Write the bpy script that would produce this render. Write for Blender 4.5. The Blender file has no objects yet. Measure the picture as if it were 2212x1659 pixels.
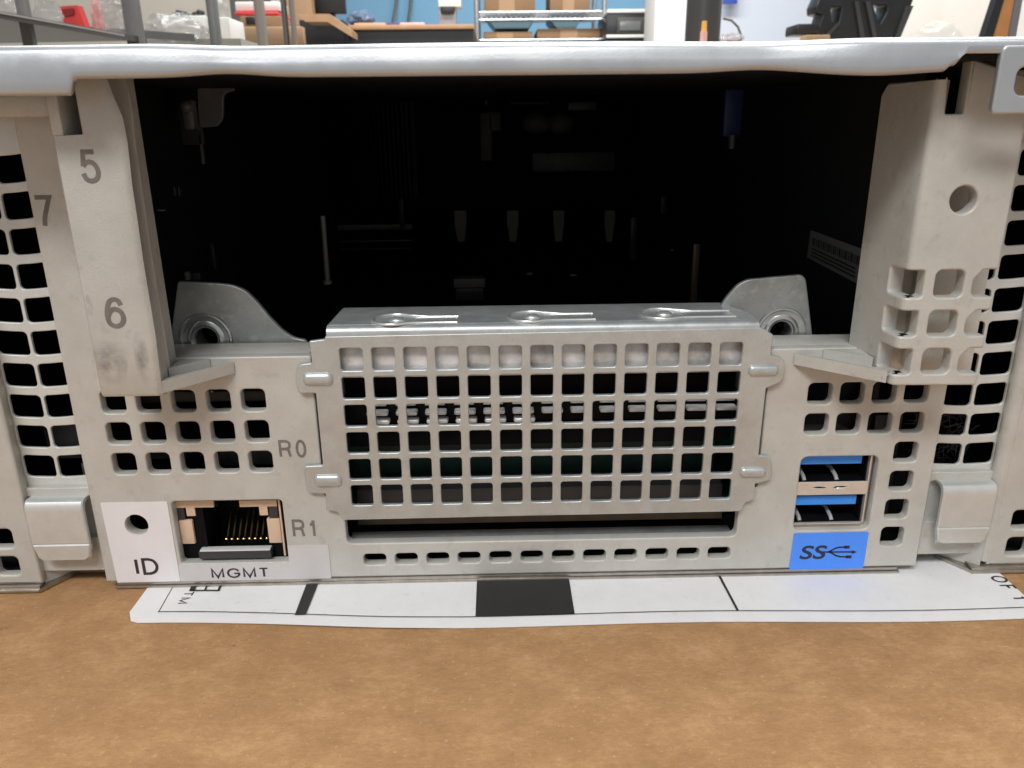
import bpy, bmesh, math, random
from mathutils import Vector, Matrix, noise
random.seed(7)
S = bpy.context.scene
COL = S.collection
PI = math.pi
# ------------------------------------------------------------------ camera (1 unit = 1 cm)
F, CX, CY = 1700., 1106., 829.5          # focal length and centre for a 2212 x 1659 picture
TH, PS, RO = math.radians(18.7), .0165, .0105
CAM = Vector((0, -12, 7.72))
fw = Vector((math.sin(PS)*math.cos(TH), math.cos(PS)*math.cos(TH), -math.sin(TH)))
r0 = Vector((math.cos(PS), -math.sin(PS), 0)); u0 = r0.cross(fw)
RT = r0*math.cos(RO) - u0*math.sin(RO); UP = u0*math.cos(RO) + r0*math.sin(RO)
def ray(x, y): return fw*F + RT*(x-CX) - UP*(y-CY)
def at(x, y, Y): d = ray(x, y); return CAM + d*((Y-CAM.y)/d.y)
def atz(x, y, z): d = ray(x, y); return CAM + d*((z-CAM.z)/d.z)
def atx(x, y, X): d = ray(x, y); return CAM + d*((X-CAM.x)/d.x)
def nat(x, y, Y): return at(x/1.736, y/1.736, Y)      # same from 3840-wide measurements
cd = bpy.data.cameras.new('camera'); co = bpy.data.objects.new('camera', cd); COL.objects.link(co)
M3 = Matrix((RT, UP, -fw)).transposed().to_4x4(); M3.translation = CAM
co.matrix_world = M3
cd.sensor_width = 36; cd.lens = 36*F/2212; cd.clip_start = .1; cd.clip_end = 5000
cd.dof.use_dof = True; cd.dof.focus_distance = 12.9; cd.dof.aperture_fstop = .8
S.camera = co

# ------------------------------------------------------------------ materials
def mat(name, col, metal=0., rough=.5, var=0., vscale=3., bump=0., bscale=40., rvar=0., col2=None,
        stretch=None, spec=None, coat=0.):
    m = bpy.data.materials.new(name); m.use_nodes = True
    nt = m.node_tree; N = nt.nodes; L = nt.links; b = N['Principled BSDF']
    b.inputs['Base Color'].default_value = (*col, 1); b.inputs['Metallic'].default_value = metal
    b.inputs['Roughness'].default_value = rough
    if spec is not None: b.inputs['Specular IOR Level'].default_value = spec
    if coat: b.inputs['Coat Weight'].default_value = coat
    tc = N.new('ShaderNodeTexCoord'); src = tc.outputs['Object']
    if stretch:
        mp = N.new('ShaderNodeMapping'); mp.inputs['Scale'].default_value = stretch
        L.new(src, mp.inputs['Vector']); src = mp.outputs['Vector']
    if var or rvar:
        n = N.new('ShaderNodeTexNoise'); n.inputs['Scale'].default_value = vscale
        n.inputs['Detail'].default_value = 6; n.inputs['Roughness'].default_value = .62
        L.new(src, n.inputs['Vector'])
        if var:
            r = N.new('ShaderNodeValToRGB'); r.color_ramp.elements[0].position = .3; r.color_ramp.elements[1].position = .7
            c2 = col2 or tuple(c*(1-var) for c in col)
            c1 = col if col2 else tuple(min(1, c*(1+var)) for c in col)
            r.color_ramp.elements[0].color = (*c2, 1); r.color_ramp.elements[1].color = (*c1, 1)
            L.new(n.outputs['Fac'], r.inputs['Fac']); L.new(r.outputs['Color'], b.inputs['Base Color'])
        if rvar:
            mr = N.new('ShaderNodeMapRange'); mr.inputs['From Min'].default_value = .3; mr.inputs['From Max'].default_value = .7
            mr.inputs['To Min'].default_value = rough-rvar; mr.inputs['To Max'].default_value = rough+rvar
            L.new(n.outputs['Fac'], mr.inputs['Value']); L.new(mr.outputs['Result'], b.inputs['Roughness'])
    if bump:
        n2 = N.new('ShaderNodeTexNoise'); n2.inputs['Scale'].default_value = bscale; n2.inputs['Detail'].default_value = 4
        L.new(src, n2.inputs['Vector'])
        bp = N.new('ShaderNodeBump'); bp.inputs['Strength'].default_value = bump; bp.inputs['Distance'].default_value = .02
        L.new(n2.outputs['Fac'], bp.inputs['Height']); L.new(bp.outputs['Normal'], b.inputs['Normal'])
    return m

def speckle(m, scale, amount, lo, hi, dark):
    """fine stains with a shape of their own, mixed over the base colour"""
    nt = m.node_tree; N = nt.nodes; L = nt.links; b = N['Principled BSDF']
    tc = N.new('ShaderNodeTexCoord'); n = N.new('ShaderNodeTexNoise'); n.inputs['Scale'].default_value = scale
    n.inputs['Detail'].default_value = 3; L.new(tc.outputs['Object'], n.inputs['Vector'])
    mr = N.new('ShaderNodeMapRange'); mr.inputs['From Min'].default_value = lo; mr.inputs['From Max'].default_value = hi
    mr.inputs['To Max'].default_value = amount
    L.new(n.outputs['Fac'], mr.inputs['Value'])
    mx = N.new('ShaderNodeMix'); mx.data_type = 'RGBA'; mx.inputs[7].default_value = (*dark, 1)
    L.new(mr.outputs['Result'], mx.inputs[0])
    if b.inputs['Base Color'].links:
        L.new(b.inputs['Base Color'].links[0].from_socket, mx.inputs[6])
    else: mx.inputs[6].default_value = b.inputs['Base Color'].default_value
    L.new(mx.outputs[2], b.inputs['Base Color'])
    return m

cast = mat('cast_metal', (.51, .504, .47), .14, .46, .07, 1.3, .3, 34, .08)
speckle(cast, 4, .4, .58, .74, (.36, .335, .30)); speckle(cast, 45, .5, .62, .74, (.34, .315, .285)); speckle(cast, 1.1, .3, .5, .72, (.40, .37, .33)); speckle(cast, 9, .7, .73, .78, (.26, .23, .21))
zinc = mat('zinc_steel', (.52, .56, .565), .55, .36, .06, 4, .07, 22, .08)
speckle(zinc, 3.2, .5, .48, .7, (.43, .45, .45)); speckle(zinc, 26, .5, .55, .74, (.41, .43, .44))
lidm = mat('lid_steel', (.47, .495, .52), .62, .34, .06, 1.2, .05, 30, .07)
speckle(lidm, 1.2, .35, .48, .7, (.49, .51, .53)); speckle(lidm, 30, .4, .55, .72, (.46, .475, .49))
earm = mat('ear_steel', (.33, .345, .34), .55, .42, .14, 2.2, .15, 10, .1)
speckle(earm, 7, .5, .56, .68, (.46, .48, .48)); speckle(earm, 22, .5, .58, .72, (.22, .23, .23))
collarm = mat('collar_steel', (.55, .56, .55), .85, .25, .15, 5, .08, 16)
clipm = mat('clip_steel', (.62, .64, .63), .45, .38, .05, 5, .06, 20)
edge = mat('sheet_edge', (.45, .42, .38), .9, .3, .15, 5)
nickel = mat('nickel', (.74, .72, .68), .55, .2, .06, 6)
gold = mat('gold_contact', (.95, .72, .3), 1, .22)
blackp = mat('black_plastic', (.004, .004, .005), 0, .6, spec=.1)
steel2 = mat('reflection_mottled_steel', (.9, .9, .92), .2, .22, .1, 1.1, .2, 5, .08, col2=(.3, .29, .27))  # dark patches in the colour stand in for uneven reflections
fingm = mat('finger_steel', (.8, .82, .82), .7, .25)
pinm = mat('tin_pin', (.85, .85, .84), .3, .25)
dgrey = mat('dark_grey_plastic', (.035, .035, .037), 0, .4)
inner = mat('inner_shade', (.014, .016, .018), 0, .65, .2, .5)  # near-black holds the shade of an unlit galvanised inside
bluep = mat('blue_plastic', (.04, .27, .86), 0, .32, .06, 6)
ventm = mat('vent_steel', (.62, .64, .62), .25, .4, .05, 4, .06, 20)
bluelab = mat('blue_label', (.07, .27, .93), 0, .5, .03, 3)
beige = mat('light_pipe', (.62, .45, .32), 0, .35, .04, 5)
whitelab = mat('white_sticker', (.74, .72, .74), 0, .45, .03, 2)
greylab = mat('clear_sticker', (.56, .54, .54), 0, .4, .03, 2)
inkg = mat('grey_ink', (.17, .15, .14), 0, .7, .2, 8)
inkd = mat('dark_ink', (.035, .022, .03), 0, .6)
inkn = mat('navy_ink', (.02, .022, .045), 0, .6)
paper = mat('card_paper', (.78, .78, .785), 0, .55, .03, 2.2, .04, 30)
speckle(paper, 7, .22, .63, .73, (.5, .5, .55))
blackprint = mat('black_print', (.022, .021, .021), 0, .6, .1, 6)
pcb = mat('green_board', (.012, .05, .038), 0, .45, .3, 4)
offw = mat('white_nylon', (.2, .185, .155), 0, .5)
smudge = mat('worn_streak', (.16, .14, .15), 0, .55)
_n = smudge.node_tree; _N = _n.nodes; _tc = _N.new('ShaderNodeTexCoord'); _v = _N.new('ShaderNodeVectorMath'); _v.operation = 'DISTANCE'; _v.inputs[1].default_value = (.5, .5, .5)
_s = _N.new('ShaderNodeMapping'); _s.inputs['Scale'].default_value = (1, 0, 1); _s.inputs['Location'].default_value = (0, .5, 0)
_n.links.new(_tc.outputs['Generated'], _s.inputs['Vector']); _n.links.new(_s.outputs['Vector'], _v.inputs[0])
_r = _N.new('ShaderNodeMapRange'); _r.inputs['From Min'].default_value = .5; _r.inputs['From Max'].default_value = .1; _n.links.new(_v.outputs['Value'], _r.inputs['Value'])
_q = _N.new('ShaderNodeTexNoise'); _q.inputs['Scale'].default_value = 6; _q.inputs['Detail'].default_value = 5; _n.links.new(_tc.outputs['Object'], _q.inputs['Vector'])
_p = _N.new('ShaderNodeMapRange'); _p.inputs['From Min'].default_value = .3; _p.inputs['From Max'].default_value = .62; _n.links.new(_q.outputs['Fac'], _p.inputs['Value'])
_m = _N.new('ShaderNodeMath'); _m.operation = 'MULTIPLY'; _n.links.new(_r.outputs['Result'], _m.inputs[0]); _n.links.new(_p.outputs['Result'], _m.inputs[1])
_k = _N.new('ShaderNodeMath'); _k.operation = 'MULTIPLY'; _k.inputs[1].default_value = .19; _n.links.new(_m.outputs[0], _k.inputs[0])
_n.links.new(_k.outputs[0], _N['Principled BSDF'].inputs['Alpha'])

def finish(m, k=1.0):
    return m

# ------------------------------------------------------------------ object helpers
def link(name, me, m, parent=None, sharp=35):
    for p in me.polygons: p.use_smooth = True
    me.set_sharp_from_angle(angle=math.radians(sharp))
    o = bpy.data.objects.new(name, me); COL.objects.link(o)
    if m and not me.materials: me.materials.append(m)
    if parent:
        o.parent = parent
        q = parent; off = Vector()
        while q: off += q.location; q = q.parent
        o.location = -off
    return o
def thing(name, label, cat, loc=(0, 0, 0), group=None):
    o = bpy.data.objects.new(name, None); COL.objects.link(o); o.location = loc; o.empty_display_size = .5
    o['label'] = label; o['category'] = cat
    if group: o['group'] = group
    return o
def tag(o, label, cat, group=None):
    o['label'] = label; o['category'] = cat
    if group: o['group'] = group
    return o
def struct(o): o['kind'] = 'structure'; return o

class MB:
    def __init__(s): s.bm = bmesh.new()
    def add(s, vs, fs):
        v = [s.bm.verts.new(p) for p in vs]
        for f in fs:
            try: s.bm.faces.new([v[i] for i in f])
            except ValueError: pass
        return v
    def box(s, x0, x1, y0, y1, z0, z1, bev=0., seg=2, rot=None):
        b = bmesh.new(); bmesh.ops.create_cube(b, size=1)
        bmesh.ops.scale(b, vec=(x1-x0, y1-y0, z1-z0), verts=b.verts)
        if bev: bmesh.ops.bevel(b, geom=b.edges[:], offset=bev, segments=seg, affect='EDGES', profile=.5)
        if rot: bmesh.ops.transform(b, matrix=rot, verts=b.verts)
        bmesh.ops.translate(b, vec=((x0+x1)/2, (y0+y1)/2, (z0+z1)/2), verts=b.verts)
        return s.merge(b)
    def merge(s, b):
        me = bpy.data.meshes.new('tmp'); b.to_mesh(me); b.free(); s.bm.from_mesh(me); bpy.data.meshes.remove(me); return s
    def mesh(s, me):
        s.bm.from_mesh(me); bpy.data.meshes.remove(me); return s
    def cyl(s, p, q, r, r2=None, n=20, cap=True):
        p, q = Vector(p), Vector(q); b = bmesh.new(); d = q-p
        bmesh.ops.create_cone(b, cap_ends=cap, segments=n, radius1=r, radius2=r if r2 is None else r2, depth=d.length)
        bmesh.ops.transform(b, matrix=Matrix.Translation((p+q)/2) @ d.to_track_quat('Z', 'Y').to_matrix().to_4x4(), verts=b.verts)
        return s.merge(b)
    def ball(s, c, r, sc=(1, 1, 1), sub=3):
        b = bmesh.new(); bmesh.ops.create_icosphere(b, subdivisions=sub, radius=r)
        bmesh.ops.scale(b, vec=sc, verts=b.verts); bmesh.ops.translate(b, vec=c, verts=b.verts); return s.merge(b)
    def revolve(s, prof, n=32, m=None):
        """profile of (radius, height) round +Z, then matrix"""
        vs = []; fs = []; k = len(prof)
        for i in range(n):
            a = 2*PI*i/n
            for r, h in prof: vs.append((r*math.cos(a), r*math.sin(a), h))
        for i in range(n):
            for j in range(k-1):
                a = i*k+j; b_ = ((i+1) % n)*k+j; fs.append((a, b_, b_+1, a+1))
        if m: vs = [m @ Vector(v) for v in vs]
        s.add(vs, fs); return s
    def tube(s, pts, r, n=8):
        pts = [Vector(p) for p in pts]; rings = []
        for i, p in enumerate(pts):
            d = (pts[min(i+1, len(pts)-1)]-pts[max(i-1, 0)]).normalized()
            q = d.to_track_quat('Z', 'Y')
            rings.append([s.bm.verts.new(p+q @ Vector((r*math.cos(2*PI*k/n), r*math.sin(2*PI*k/n), 0))) for k in range(n)])
        for a, b in zip(rings, rings[1:]):
            for k in range(n): s.bm.faces.new((a[k], a[(k+1) % n], b[(k+1) % n], b[k]))
        s.bm.faces.new(rings[0][::-1]); s.bm.faces.new(rings[-1]); return s
    def loft(s, rows, close=False):
        vs = [[s.bm.verts.new(p) for p in r] for r in rows]
        for a, b in zip(vs, vs[1:]):
            for i in range(len(a)-1): s.bm.faces.new((a[i], a[i+1], b[i+1], b[i]))
            if close: s.bm.faces.new((a[-1], a[0], b[0], b[-1]))
        return vs
    def prism(s, pts, axis, a, b):
        """polygon pts (2D) extruded along axis 'y' (pts=x,z), 'z' (pts=x,y) or 'x' (pts=y,z)"""
        f = {'y': lambda p, t: (p[0], t, p[1]), 'z': lambda p, t: (p[0], p[1], t), 'x': lambda p, t: (t, p[0], p[1])}[axis]
        n = len(pts)
        s.add([f(p, a) for p in pts]+[f(p, b) for p in pts],
              [tuple(range(n)), tuple(range(n, 2*n))[::-1]]+[(i, i+n, (i+1) % n+n, (i+1) % n) for i in range(n)])
        return s
    def build(s, name, m, parent=None, sharp=35, recalc=True):
        if recalc: bmesh.ops.recalc_face_normals(s.bm, faces=s.bm.faces[:])
        me = bpy.data.meshes.new(name); s.bm.to_mesh(me); s.bm.free()
        return link(name, me, m, parent, sharp)

def rr(x0, z0, x1, z1, r=.05, n=4):
    out = []
    for cx, cz, a in ((x1-r, z1-r, 0), (x0+r, z1-r, 90), (x0+r, z0+r, 180), (x1-r, z0+r, 270)):
        for k in range(n+1):
            t = math.radians(a+90*k/n); out.append((cx+r*math.cos(t), cz+r*math.sin(t)))
    return out
def circ(cx, cz, r, n=28): return [(cx+r*math.cos(2*PI*k/n), cz+r*math.sin(2*PI*k/n)) for k in range(n)]
def rnd(pts, r, n=4):
    """round the corners of a polygon; r a number or one per corner"""
    out = []; m = len(pts)
    for i, p in enumerate(pts):
        ri = r[i] if isinstance(r, (list, tuple)) else r
        p = Vector(p); a = Vector(pts[i-1])-p; b = Vector(pts[(i+1) % m])-p
        k = min(ri, a.length*.48, b.length*.48)
        if k < 1e-4: out.append(tuple(p)); continue
        A = p+a.normalized()*k; B = p+b.normalized()*k
        for j in range(n+1):
            t = j/n; out.append(tuple(A*(1-t)**2+p*2*t*(1-t)+B*t*t))
    return out
def sheet2d(loops, t, bev=0., res=2):
    """flat plate with holes as a mesh in local XY, thickness t centred on z=0"""
    cu = bpy.data.curves.new('tmp', 'CURVE'); cu.dimensions = '2D'; cu.fill_mode = 'BOTH'
    cu.extrude = max(t/2-bev, 1e-4); cu.bevel_depth = bev; cu.bevel_resolution = res; cu.offset = -bev
    for lp in loops:
        sp = cu.splines.new('POLY'); sp.points.add(len(lp)-1); sp.use_cyclic_u = True
        for q, p in zip(sp.points, lp): q.co = (p[0], p[1], 0, 1)
    o = bpy.data.objects.new('tmp', cu); COL.objects.link(o)
    dg = bpy.context.evaluated_depsgraph_get(); dg.update()
    me = bpy.data.meshes.new_from_object(o.evaluated_get(dg))
    bpy.data.objects.remove(o); bpy.data.curves.remove(cu); me.materials.clear()
    return me
def plate_mesh(loops, Y, t, bev=0., res=2):
    """vertical plate: loops in (x, z), front face at Y, going back by t"""
    me = sheet2d(loops, t, bev, res)
    for v in me.vertices: x, y, z = v.co; v.co = (x, Y+t/2-z, y)
    return me
def plate(name, loops, Y, t, m, parent, bev=0., res=2): return link(name, plate_mesh(loops, Y, t, bev, res), m, parent)
def flat_mesh(loops, Z, t, bev=0.):
    """horizontal plate: loops in (x, y), top at Z"""
    me = sheet2d(loops, t, bev)
    for v in me.vertices: x, y, z = v.co; v.co = (x, y, Z-t/2+z)
    return me
def text_mesh(s, off=0.):
    cu = bpy.data.curves.new('tmp', 'FONT'); cu.body = s; cu.size = 1; cu.extrude = .002; cu.offset = off
    cu.resolution_u = 6
    o = bpy.data.objects.new('tmp', cu); COL.objects.link(o)
    dg = bpy.context.evaluated_depsgraph_get(); dg.update()
    me = bpy.data.meshes.new_from_object(o.evaluated_get(dg)); bpy.data.objects.remove(o); bpy.data.curves.remove(cu)
    me.materials.clear()
    xs = [v.co.x for v in me.vertices]; ys = [v.co.y for v in me.vertices]
    x0, x1, y0, y1 = min(xs), max(xs), min(ys), max(ys)
    for v in me.vertices: v.co.x = (v.co.x-x0)/(x1-x0); v.co.y = (v.co.y-y0)/(y1-y0); v.co.z = (v.co.z > 0)*1.
    return me
def spl(pts, n=7):
    out = []; P = [pts[0]]+list(pts)+[pts[-1]]
    for i in range(1, len(P)-2):
        p0, p1, p2, p3 = P[i-1:i+3]
        for k in range(n):
            t = k/n
            out.append(tuple(.5*((2*p1[j])+(-p0[j]+p2[j])*t+(2*p0[j]-5*p1[j]+4*p2[j]-p3[j])*t*t+(-p0[j]+3*p1[j]-3*p2[j]+p3[j])*t**3) for j in (0, 1)))
    return out+[pts[-1]]
OV = [(.5+.5*math.cos(2*PI*k/32), .5+.5*math.sin(2*PI*k/32)) for k in range(33)]
GL = {   # width/height, monoline strokes in a unit box
 '0': (.6, [OV]), 'O': (.95, [OV]), '1': (.4, [[(.8, 0), (.8, 1)], spl([(.8, 1), (.65, .86), (.4, .76), (0, .72)])]), 'I': (.14, [[(.5, 0), (.5, 1)]]),
 '5': (.6, [[(.92, 1), (.2, 1), (.06, .5)], spl([(.06, .5), (.25, .62), (.52, .66), (.84, .57), (1, .33), (.86, .09), (.48, 0), (.15, .07), (0, .26)])]),
 '6': (.6, [spl([(.95, .78), (.82, .95), (.54, 1), (.24, .9), (.05, .62), (0, .36), (.1, .1), (.48, 0), (.85, .1), (1, .32), (.87, .55), (.52, .64), (.2, .55), (.02, .36)])]),
 '7': (.58, [[(0, 1), (1, 1)]+spl([(1, 1), (.68, .6), (.46, .3), (.36, 0)])[1:]]),
 'R': (.7, [[(0, 0), (0, 1), (.6, 1)]+spl([(.6, 1), (.9, .92), (.98, .75), (.9, .58), (.6, .5)])[1:]+[(0, .5)], spl([(.55, .5), (.82, .42), (.9, .2), (1, 0)])]),
 'D': (.8, [[(0, 0), (0, 1), (.45, 1)]+spl([(.45, 1), (.82, .86), (1, .5), (.82, .14), (.45, 0)])[1:]+[(0, 0)]]),
 'M': (.9, [[(0, 0), (0, 1), (.5, 0), (1, 1), (1, 0)]]), 'T': (.72, [[(0, 1), (1, 1)], [(.5, 1), (.5, 0)]]),
 'G': (.92, [spl([(.97, .72), (.8, .93), (.5, 1), (.15, .85), (0, .5), (.14, .15), (.5, 0), (.84, .1), (1, .3)])+[(1, .47), (.56, .47)]]),
 'F': (.62, [[(0, 0), (0, 1), (1, 1)], [(0, .53), (.85, .53)]]), ' ': (.28, [])}
def stroke_text(s, w=.14, gap=.2):
    """mesh of monoline letters, height 1, normalised afterwards like text_mesh"""
    b = bmesh.new(); x = 0; lay = 0
    for ch in s:
        W, st = GL[ch]
        for pl in st:
            lay += 1
            pts = [Vector((x+w/2+p[0]*max(W-w, 0), w/2+p[1]*(1-w))) for p in pl]
            pts = [p for i, p in enumerate(pts) if i == 0 or (p-pts[i-1]).length > 1e-4]
            closed = (pts[0]-pts[-1]).length < 1e-3; n = len(pts); L_, R_ = [], []
            for i, p in enumerate(pts):
                a = pts[i-1] if i else (pts[-2] if closed else None); c = pts[i+1] if i < n-1 else (pts[1] if closed else None)
                d1 = (p-a).normalized() if a else (c-p).normalized(); d2 = (c-p).normalized() if c else d1
                q = d1+d2
                q = q.normalized() if q.length > .05 else d1
                nn = Vector((-q.y, q.x)); k = w/2/max(.42, nn.dot(Vector((-d1.y, d1.x))))
                L_.append(p+nn*k); R_.append(p-nn*k)
            z = 1+.02*lay
            l = [b.verts.new((v.x, v.y, z+.02*i)) for i, v in enumerate(L_)]; r = [b.verts.new((v.x, v.y, z+.02*i)) for i, v in enumerate(R_)]
            for i in range(n-1): b.faces.new((r[i], r[i+1], l[i+1], l[i]))
        x += W+gap
    me = bpy.data.meshes.new('tmp'); b.to_mesh(me); b.free()
    xs = [v.co.x for v in me.vertices]; ys = [v.co.y for v in me.vertices]
    x0, x1, y0, y1 = min(xs), max(xs), min(ys), max(ys)
    for v in me.vertices: v.co.x = (v.co.x-x0)/(x1-x0); v.co.y = (v.co.y-y0)/(y1-y0)
    return me
def mark(name, s, x0, x1, z0, z1, Y, m, parent, w=.15, gap=.2):
    me = stroke_text(s, w, gap)
    for v in me.vertices: u, h, d = v.co; v.co = (x0+(x1-x0)*u, Y-.0025*d, z0+(z1-z0)*h)
    return link(name, me, m, parent)
def text(name, s, x0, x1, z0, z1, Y, m, parent, off=0., shear=0., t=.004):
    me = text_mesh(s, off)
    for v in me.vertices:
        u, w, d = v.co; v.co = (x0+(x1-x0)*u+shear*w*(z1-z0), Y-t*d, z0+(z1-z0)*w)
    return link(name, me, m, parent)

# =================================================================== THE SERVER
srv = thing('rack_server', 'silver rack server seen from behind, dark empty bay above its perforated slot cover', 'server', (.2, 0, 0))

# ---- rear panel (die cast, front face at Y = 0)
PX0, PX1 = -6.89, 7.30
outer = [(PX0, .14), (PX1, .14), (PX1, 7.2), (6.0, 7.2), (6.0, 4.18), (4.34, 4.18), (4.34, 1.75), (4.06, 1.62), (4.06, .80),
         (-2.67, .80), (-2.67, 1.62), (-2.98, 1.75), (-2.98, 4.18), (-5.35, 4.18), (-5.9, 4.18), (-5.9, 8.3), (PX0, 8.3)]
outer = rnd(outer, [.02, .02, .05, .05, .05, .05, .05, .05, .12, .12, .05, .05, .05, .0, .05, .05, .05])
holes = []
for i in range(5):
    for j in range(3):
        cx, cz = -6.215+.5605*i, 3.45-.5405*j
        holes.append(rr(cx-.195, cz-.19, cx+.195, cz+.19, .085))
for i in range(4):
    for j in range(2):
        cx, cz = 5.225+.53*i, 3.405-.535*j
        holes.append(rr(cx-.2, cz-.185, cx+.2, cz+.185, .085))
for j in range(2, 6):
    cz = 3.405-.533*j; holes.append(rr(6.795-.2, cz-.185, 6.795+.2, cz+.185, .085))
for i in range(12):
    cx = -2.212+.5453*i; holes.append(rr(cx-.195, .375, cx+.195, .59, .07))
holes.append(rr(-5.555, .47, -3.70, 1.665, .06))
holes.append(rr(5.04, .89, 6.36, 2.285, .12))
holes.append(circ(-6.19, 1.245, .19))
panel = plate('rear_panel', [outer]+holes, 0, .2, cast, srv, .025)
mark('printed_number', '7', nat(139, 790, 0).x, nat(206, 790, 0).x, nat(170, 848, 0).z, nat(170, 731, 0).z, 0, inkg, panel, .14)
mark('printed_mark', 'R0', nat(1046, 1685, 0).x, nat(1149, 1685, 0).x, nat(1098, 1717, 0).z, nat(1098, 1649, 0).z, 0, inkg, panel, .15, .24)
mark('printed_mark', 'R1', nat(1096, 1980, 0).x, nat(1182, 1980, 0).x, nat(1140, 2012, 0).z, nat(1140, 1947, 0).z, 0, inkg, panel, .15, .22)

# ledge on top of the panel, behind its upper edge, and the gussets under the posts
for a, b in ((-5.75, -3.05), (4.36, 6.0)):
    mb = MB(); mb.box(a, b, .205, .86, 3.98, 4.175, .03); mb.build('panel_ledge', cast, srv)
def gusset(sx, xp, xt):
    m = MB()
    tri = [(xp, -1.0), (xp, -.02), (xt, -.02)]
    m.prism(tri, 'z', 3.92, 4.02)
    # raised lip that runs along the slanted front edge
    d = Vector((xt-xp, .98)).normalized(); n = Vector((d.y, -d.x))*(1 if sx > 0 else -1)
    a, b = Vector((xp, -1.0)), Vector((xt, -.02)); w = .13
    if n.dot(Vector((0, 1))) < 0: n = -n
    m.prism([tuple(a), tuple(b), tuple(b+n*.02), tuple(a+n*w)], 'z', 4.021, 4.1)
    m.prism([(xp, -.52), (xp, -.02), (xp+(xt-xp)*.55, -.02)], 'z', 4.022, 4.17)
    return m
gusset(1, -5.02, -4.2).build('gusset', cast, srv); gusset(-1, 5.75, 4.72).build('gusset', cast, srv)

# base plate that shows as a bright doubled edge under the panel
mb = MB()
mb.box(-6.72, 6.98, .0, 2, .068, .128, .012); mb.box(-6.75, 7.02, -.02, 2, .004, .062, .02)
for a, b, y in ((-16, -8.02, -.05), (8.28, 16, -.05)):
    mb.box(a, b, y, 2, .066, .12, .012); mb.box(a, b, y-.04, 2, .004, .06, .02)
for a, b in ((-8.03, -6.9), (7.31, 8.29)):
    mb.box(a, b, .50, 2, .01, .16, .02)
# slanted links between the outer base and the set-back base
mb.prism([(-8.02, -.08), (-8.02, .6), (-7.66, .6), (-7.66, .49)], 'z', .006, .07)
mb.prism([(8.28, -.08), (8.28, .6), (7.9, .6), (7.9, .49)], 'z', .006, .07)
mb.build('base_plate', edge, srv)

# ---- stickers
idl = plate('id_sticker', [rnd([(-6.725, 1.672), (-5.612, 1.672), (-5.612, .132), (-6.70, .132)], .02), circ(-6.19, 1.245, .2)], -.012, .011, whitelab, srv)
mark('printed_letters', 'ID', nat(508, 2123, 0).x, nat(596, 2123, 0).x, nat(560, 2154, 0).z, nat(560, 2091, 0).z, -.012, inkd, idl, .155, .2)
mg = plate('port_sticker', [rnd([(-5.606, .132), (-2.99, .132), (-2.99, .795), (-3.69, .795), (-3.69, .462), (-5.606, .462)], [.0, .03, .03, 0, 0, 0])], -.012, .011, greylab, srv)
mark('printed_letters', 'MGMT', nat(793, 2148, 0).x, nat(1006, 2148, 0).x, nat(900, 2169, 0).z, nat(900, 2125, 0).z, -.012, inkd, mg, .155, .2)
us = plate('usb_sticker', [rnd([(5.045, .128), (6.36, .128), (6.365, .845), (5.06, .845)], .03)], -.014, .013, bluelab, srv)
# SS letters and the trident mark
a, b = nat(2994, 2096, 0), nat(3105, 2043, 0)
text('printed_letters', 'SS', a.x, nat(3088, 2096, 0).x, a.z, b.z, -.014, inkn, us, .018, .18)
def U(x, y): p = nat(2900+x/3.016, 1650+y/3.016, -.016); return (p.x, -.0165, p.z)
mb = MB()
def stroke(pts, w):
    for p, q in zip(pts, pts[1:]):
        p, q = Vector(p), Vector(q); d = (q-p).normalized(); n = Vector((-d.z, 0, d.x))*w/2; d = d*w*.3
        mb.add([p-n-d, q-n+d, q+n+d, p+n-d, p-n-d+Vector((0, .002, 0)), q-n+d+Vector((0, .002, 0)), q+n+d+Vector((0, .002, 0)), p+n-d+Vector((0, .002, 0))],
               [(0, 1, 2, 3), (7, 6, 5, 4), (0, 4, 5, 1), (1, 5, 6, 2), (2, 6, 7, 3), (3, 7, 4, 0)])
stroke([U(560, 1268), U(900, 1266)], .03)
stroke([U(625, 1266), U(700, 1226), U(745, 1214), U(820, 1212)], .03)
stroke([U(640, 1268), U(710, 1308), U(755, 1320), U(840, 1322)], .03)
stroke([U(812, 1212), U(852, 1212)], .058); stroke([U(832, 1322), U(874, 1322)], .058)
p, q, r_ = U(892, 1246), U(948, 1267), U(888, 1290)
mb.add([p, q, r_], [(0, 1, 2)])
mb.build('printed_trident', inkn, us)

# ---- network port
np_ = MB()
J = lambda x, y, Y=.12: nat(350+x/2.212, 1800+y/2.212, Y)
def jbox(m, x0, y0, x1, y1, Ya, Yb, bev=0):
    p, q = J(x0, y0, Ya), J(x1, y1, Ya); m.box(min(p.x, q.x), max(p.x, q.x), Ya, Yb, min(p.z, q.z), max(p.z, q.z), bev); return m
zt, zb = 1.66, .47
np_.box(-5.6, -5.13, .205, 1.6, .45, 1.7); np_.box(-3.98, -3.6, .205, 1.6, .45, 1.7)
np_.box(-5.13, -3.98, .9, 1.6, .45, 1.7); np_.box(-5.13, -3.98, .21, 1.6, .36, .50); np_.box(-5.13, -3.98, .21, 1.6, 1.6, 1.72)
np_.box(-5.13, -4.86, .22, 1.6, 1.45, 1.6); np_.box(-4.3, -3.98, .22, 1.6, 1.45, 1.6)
port = np_.build('network_port', blackp, srv)
m = MB()
jbox(m, 672, 178, 1000, 226, .16, .2); jbox(m, 765, 222, 848, 298, .165, .2); m.build('port_shield', beige, port)
m = MB(); jbox(m, 1208, 172, 1522, 218, .16, .2)
jbox(m, 1372, 214, 1450, 292, .165, .2)
p = J(1545, 300, .16); m.box(p.x, p.x+.03, .16, .9, .5, 1.64)
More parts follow.
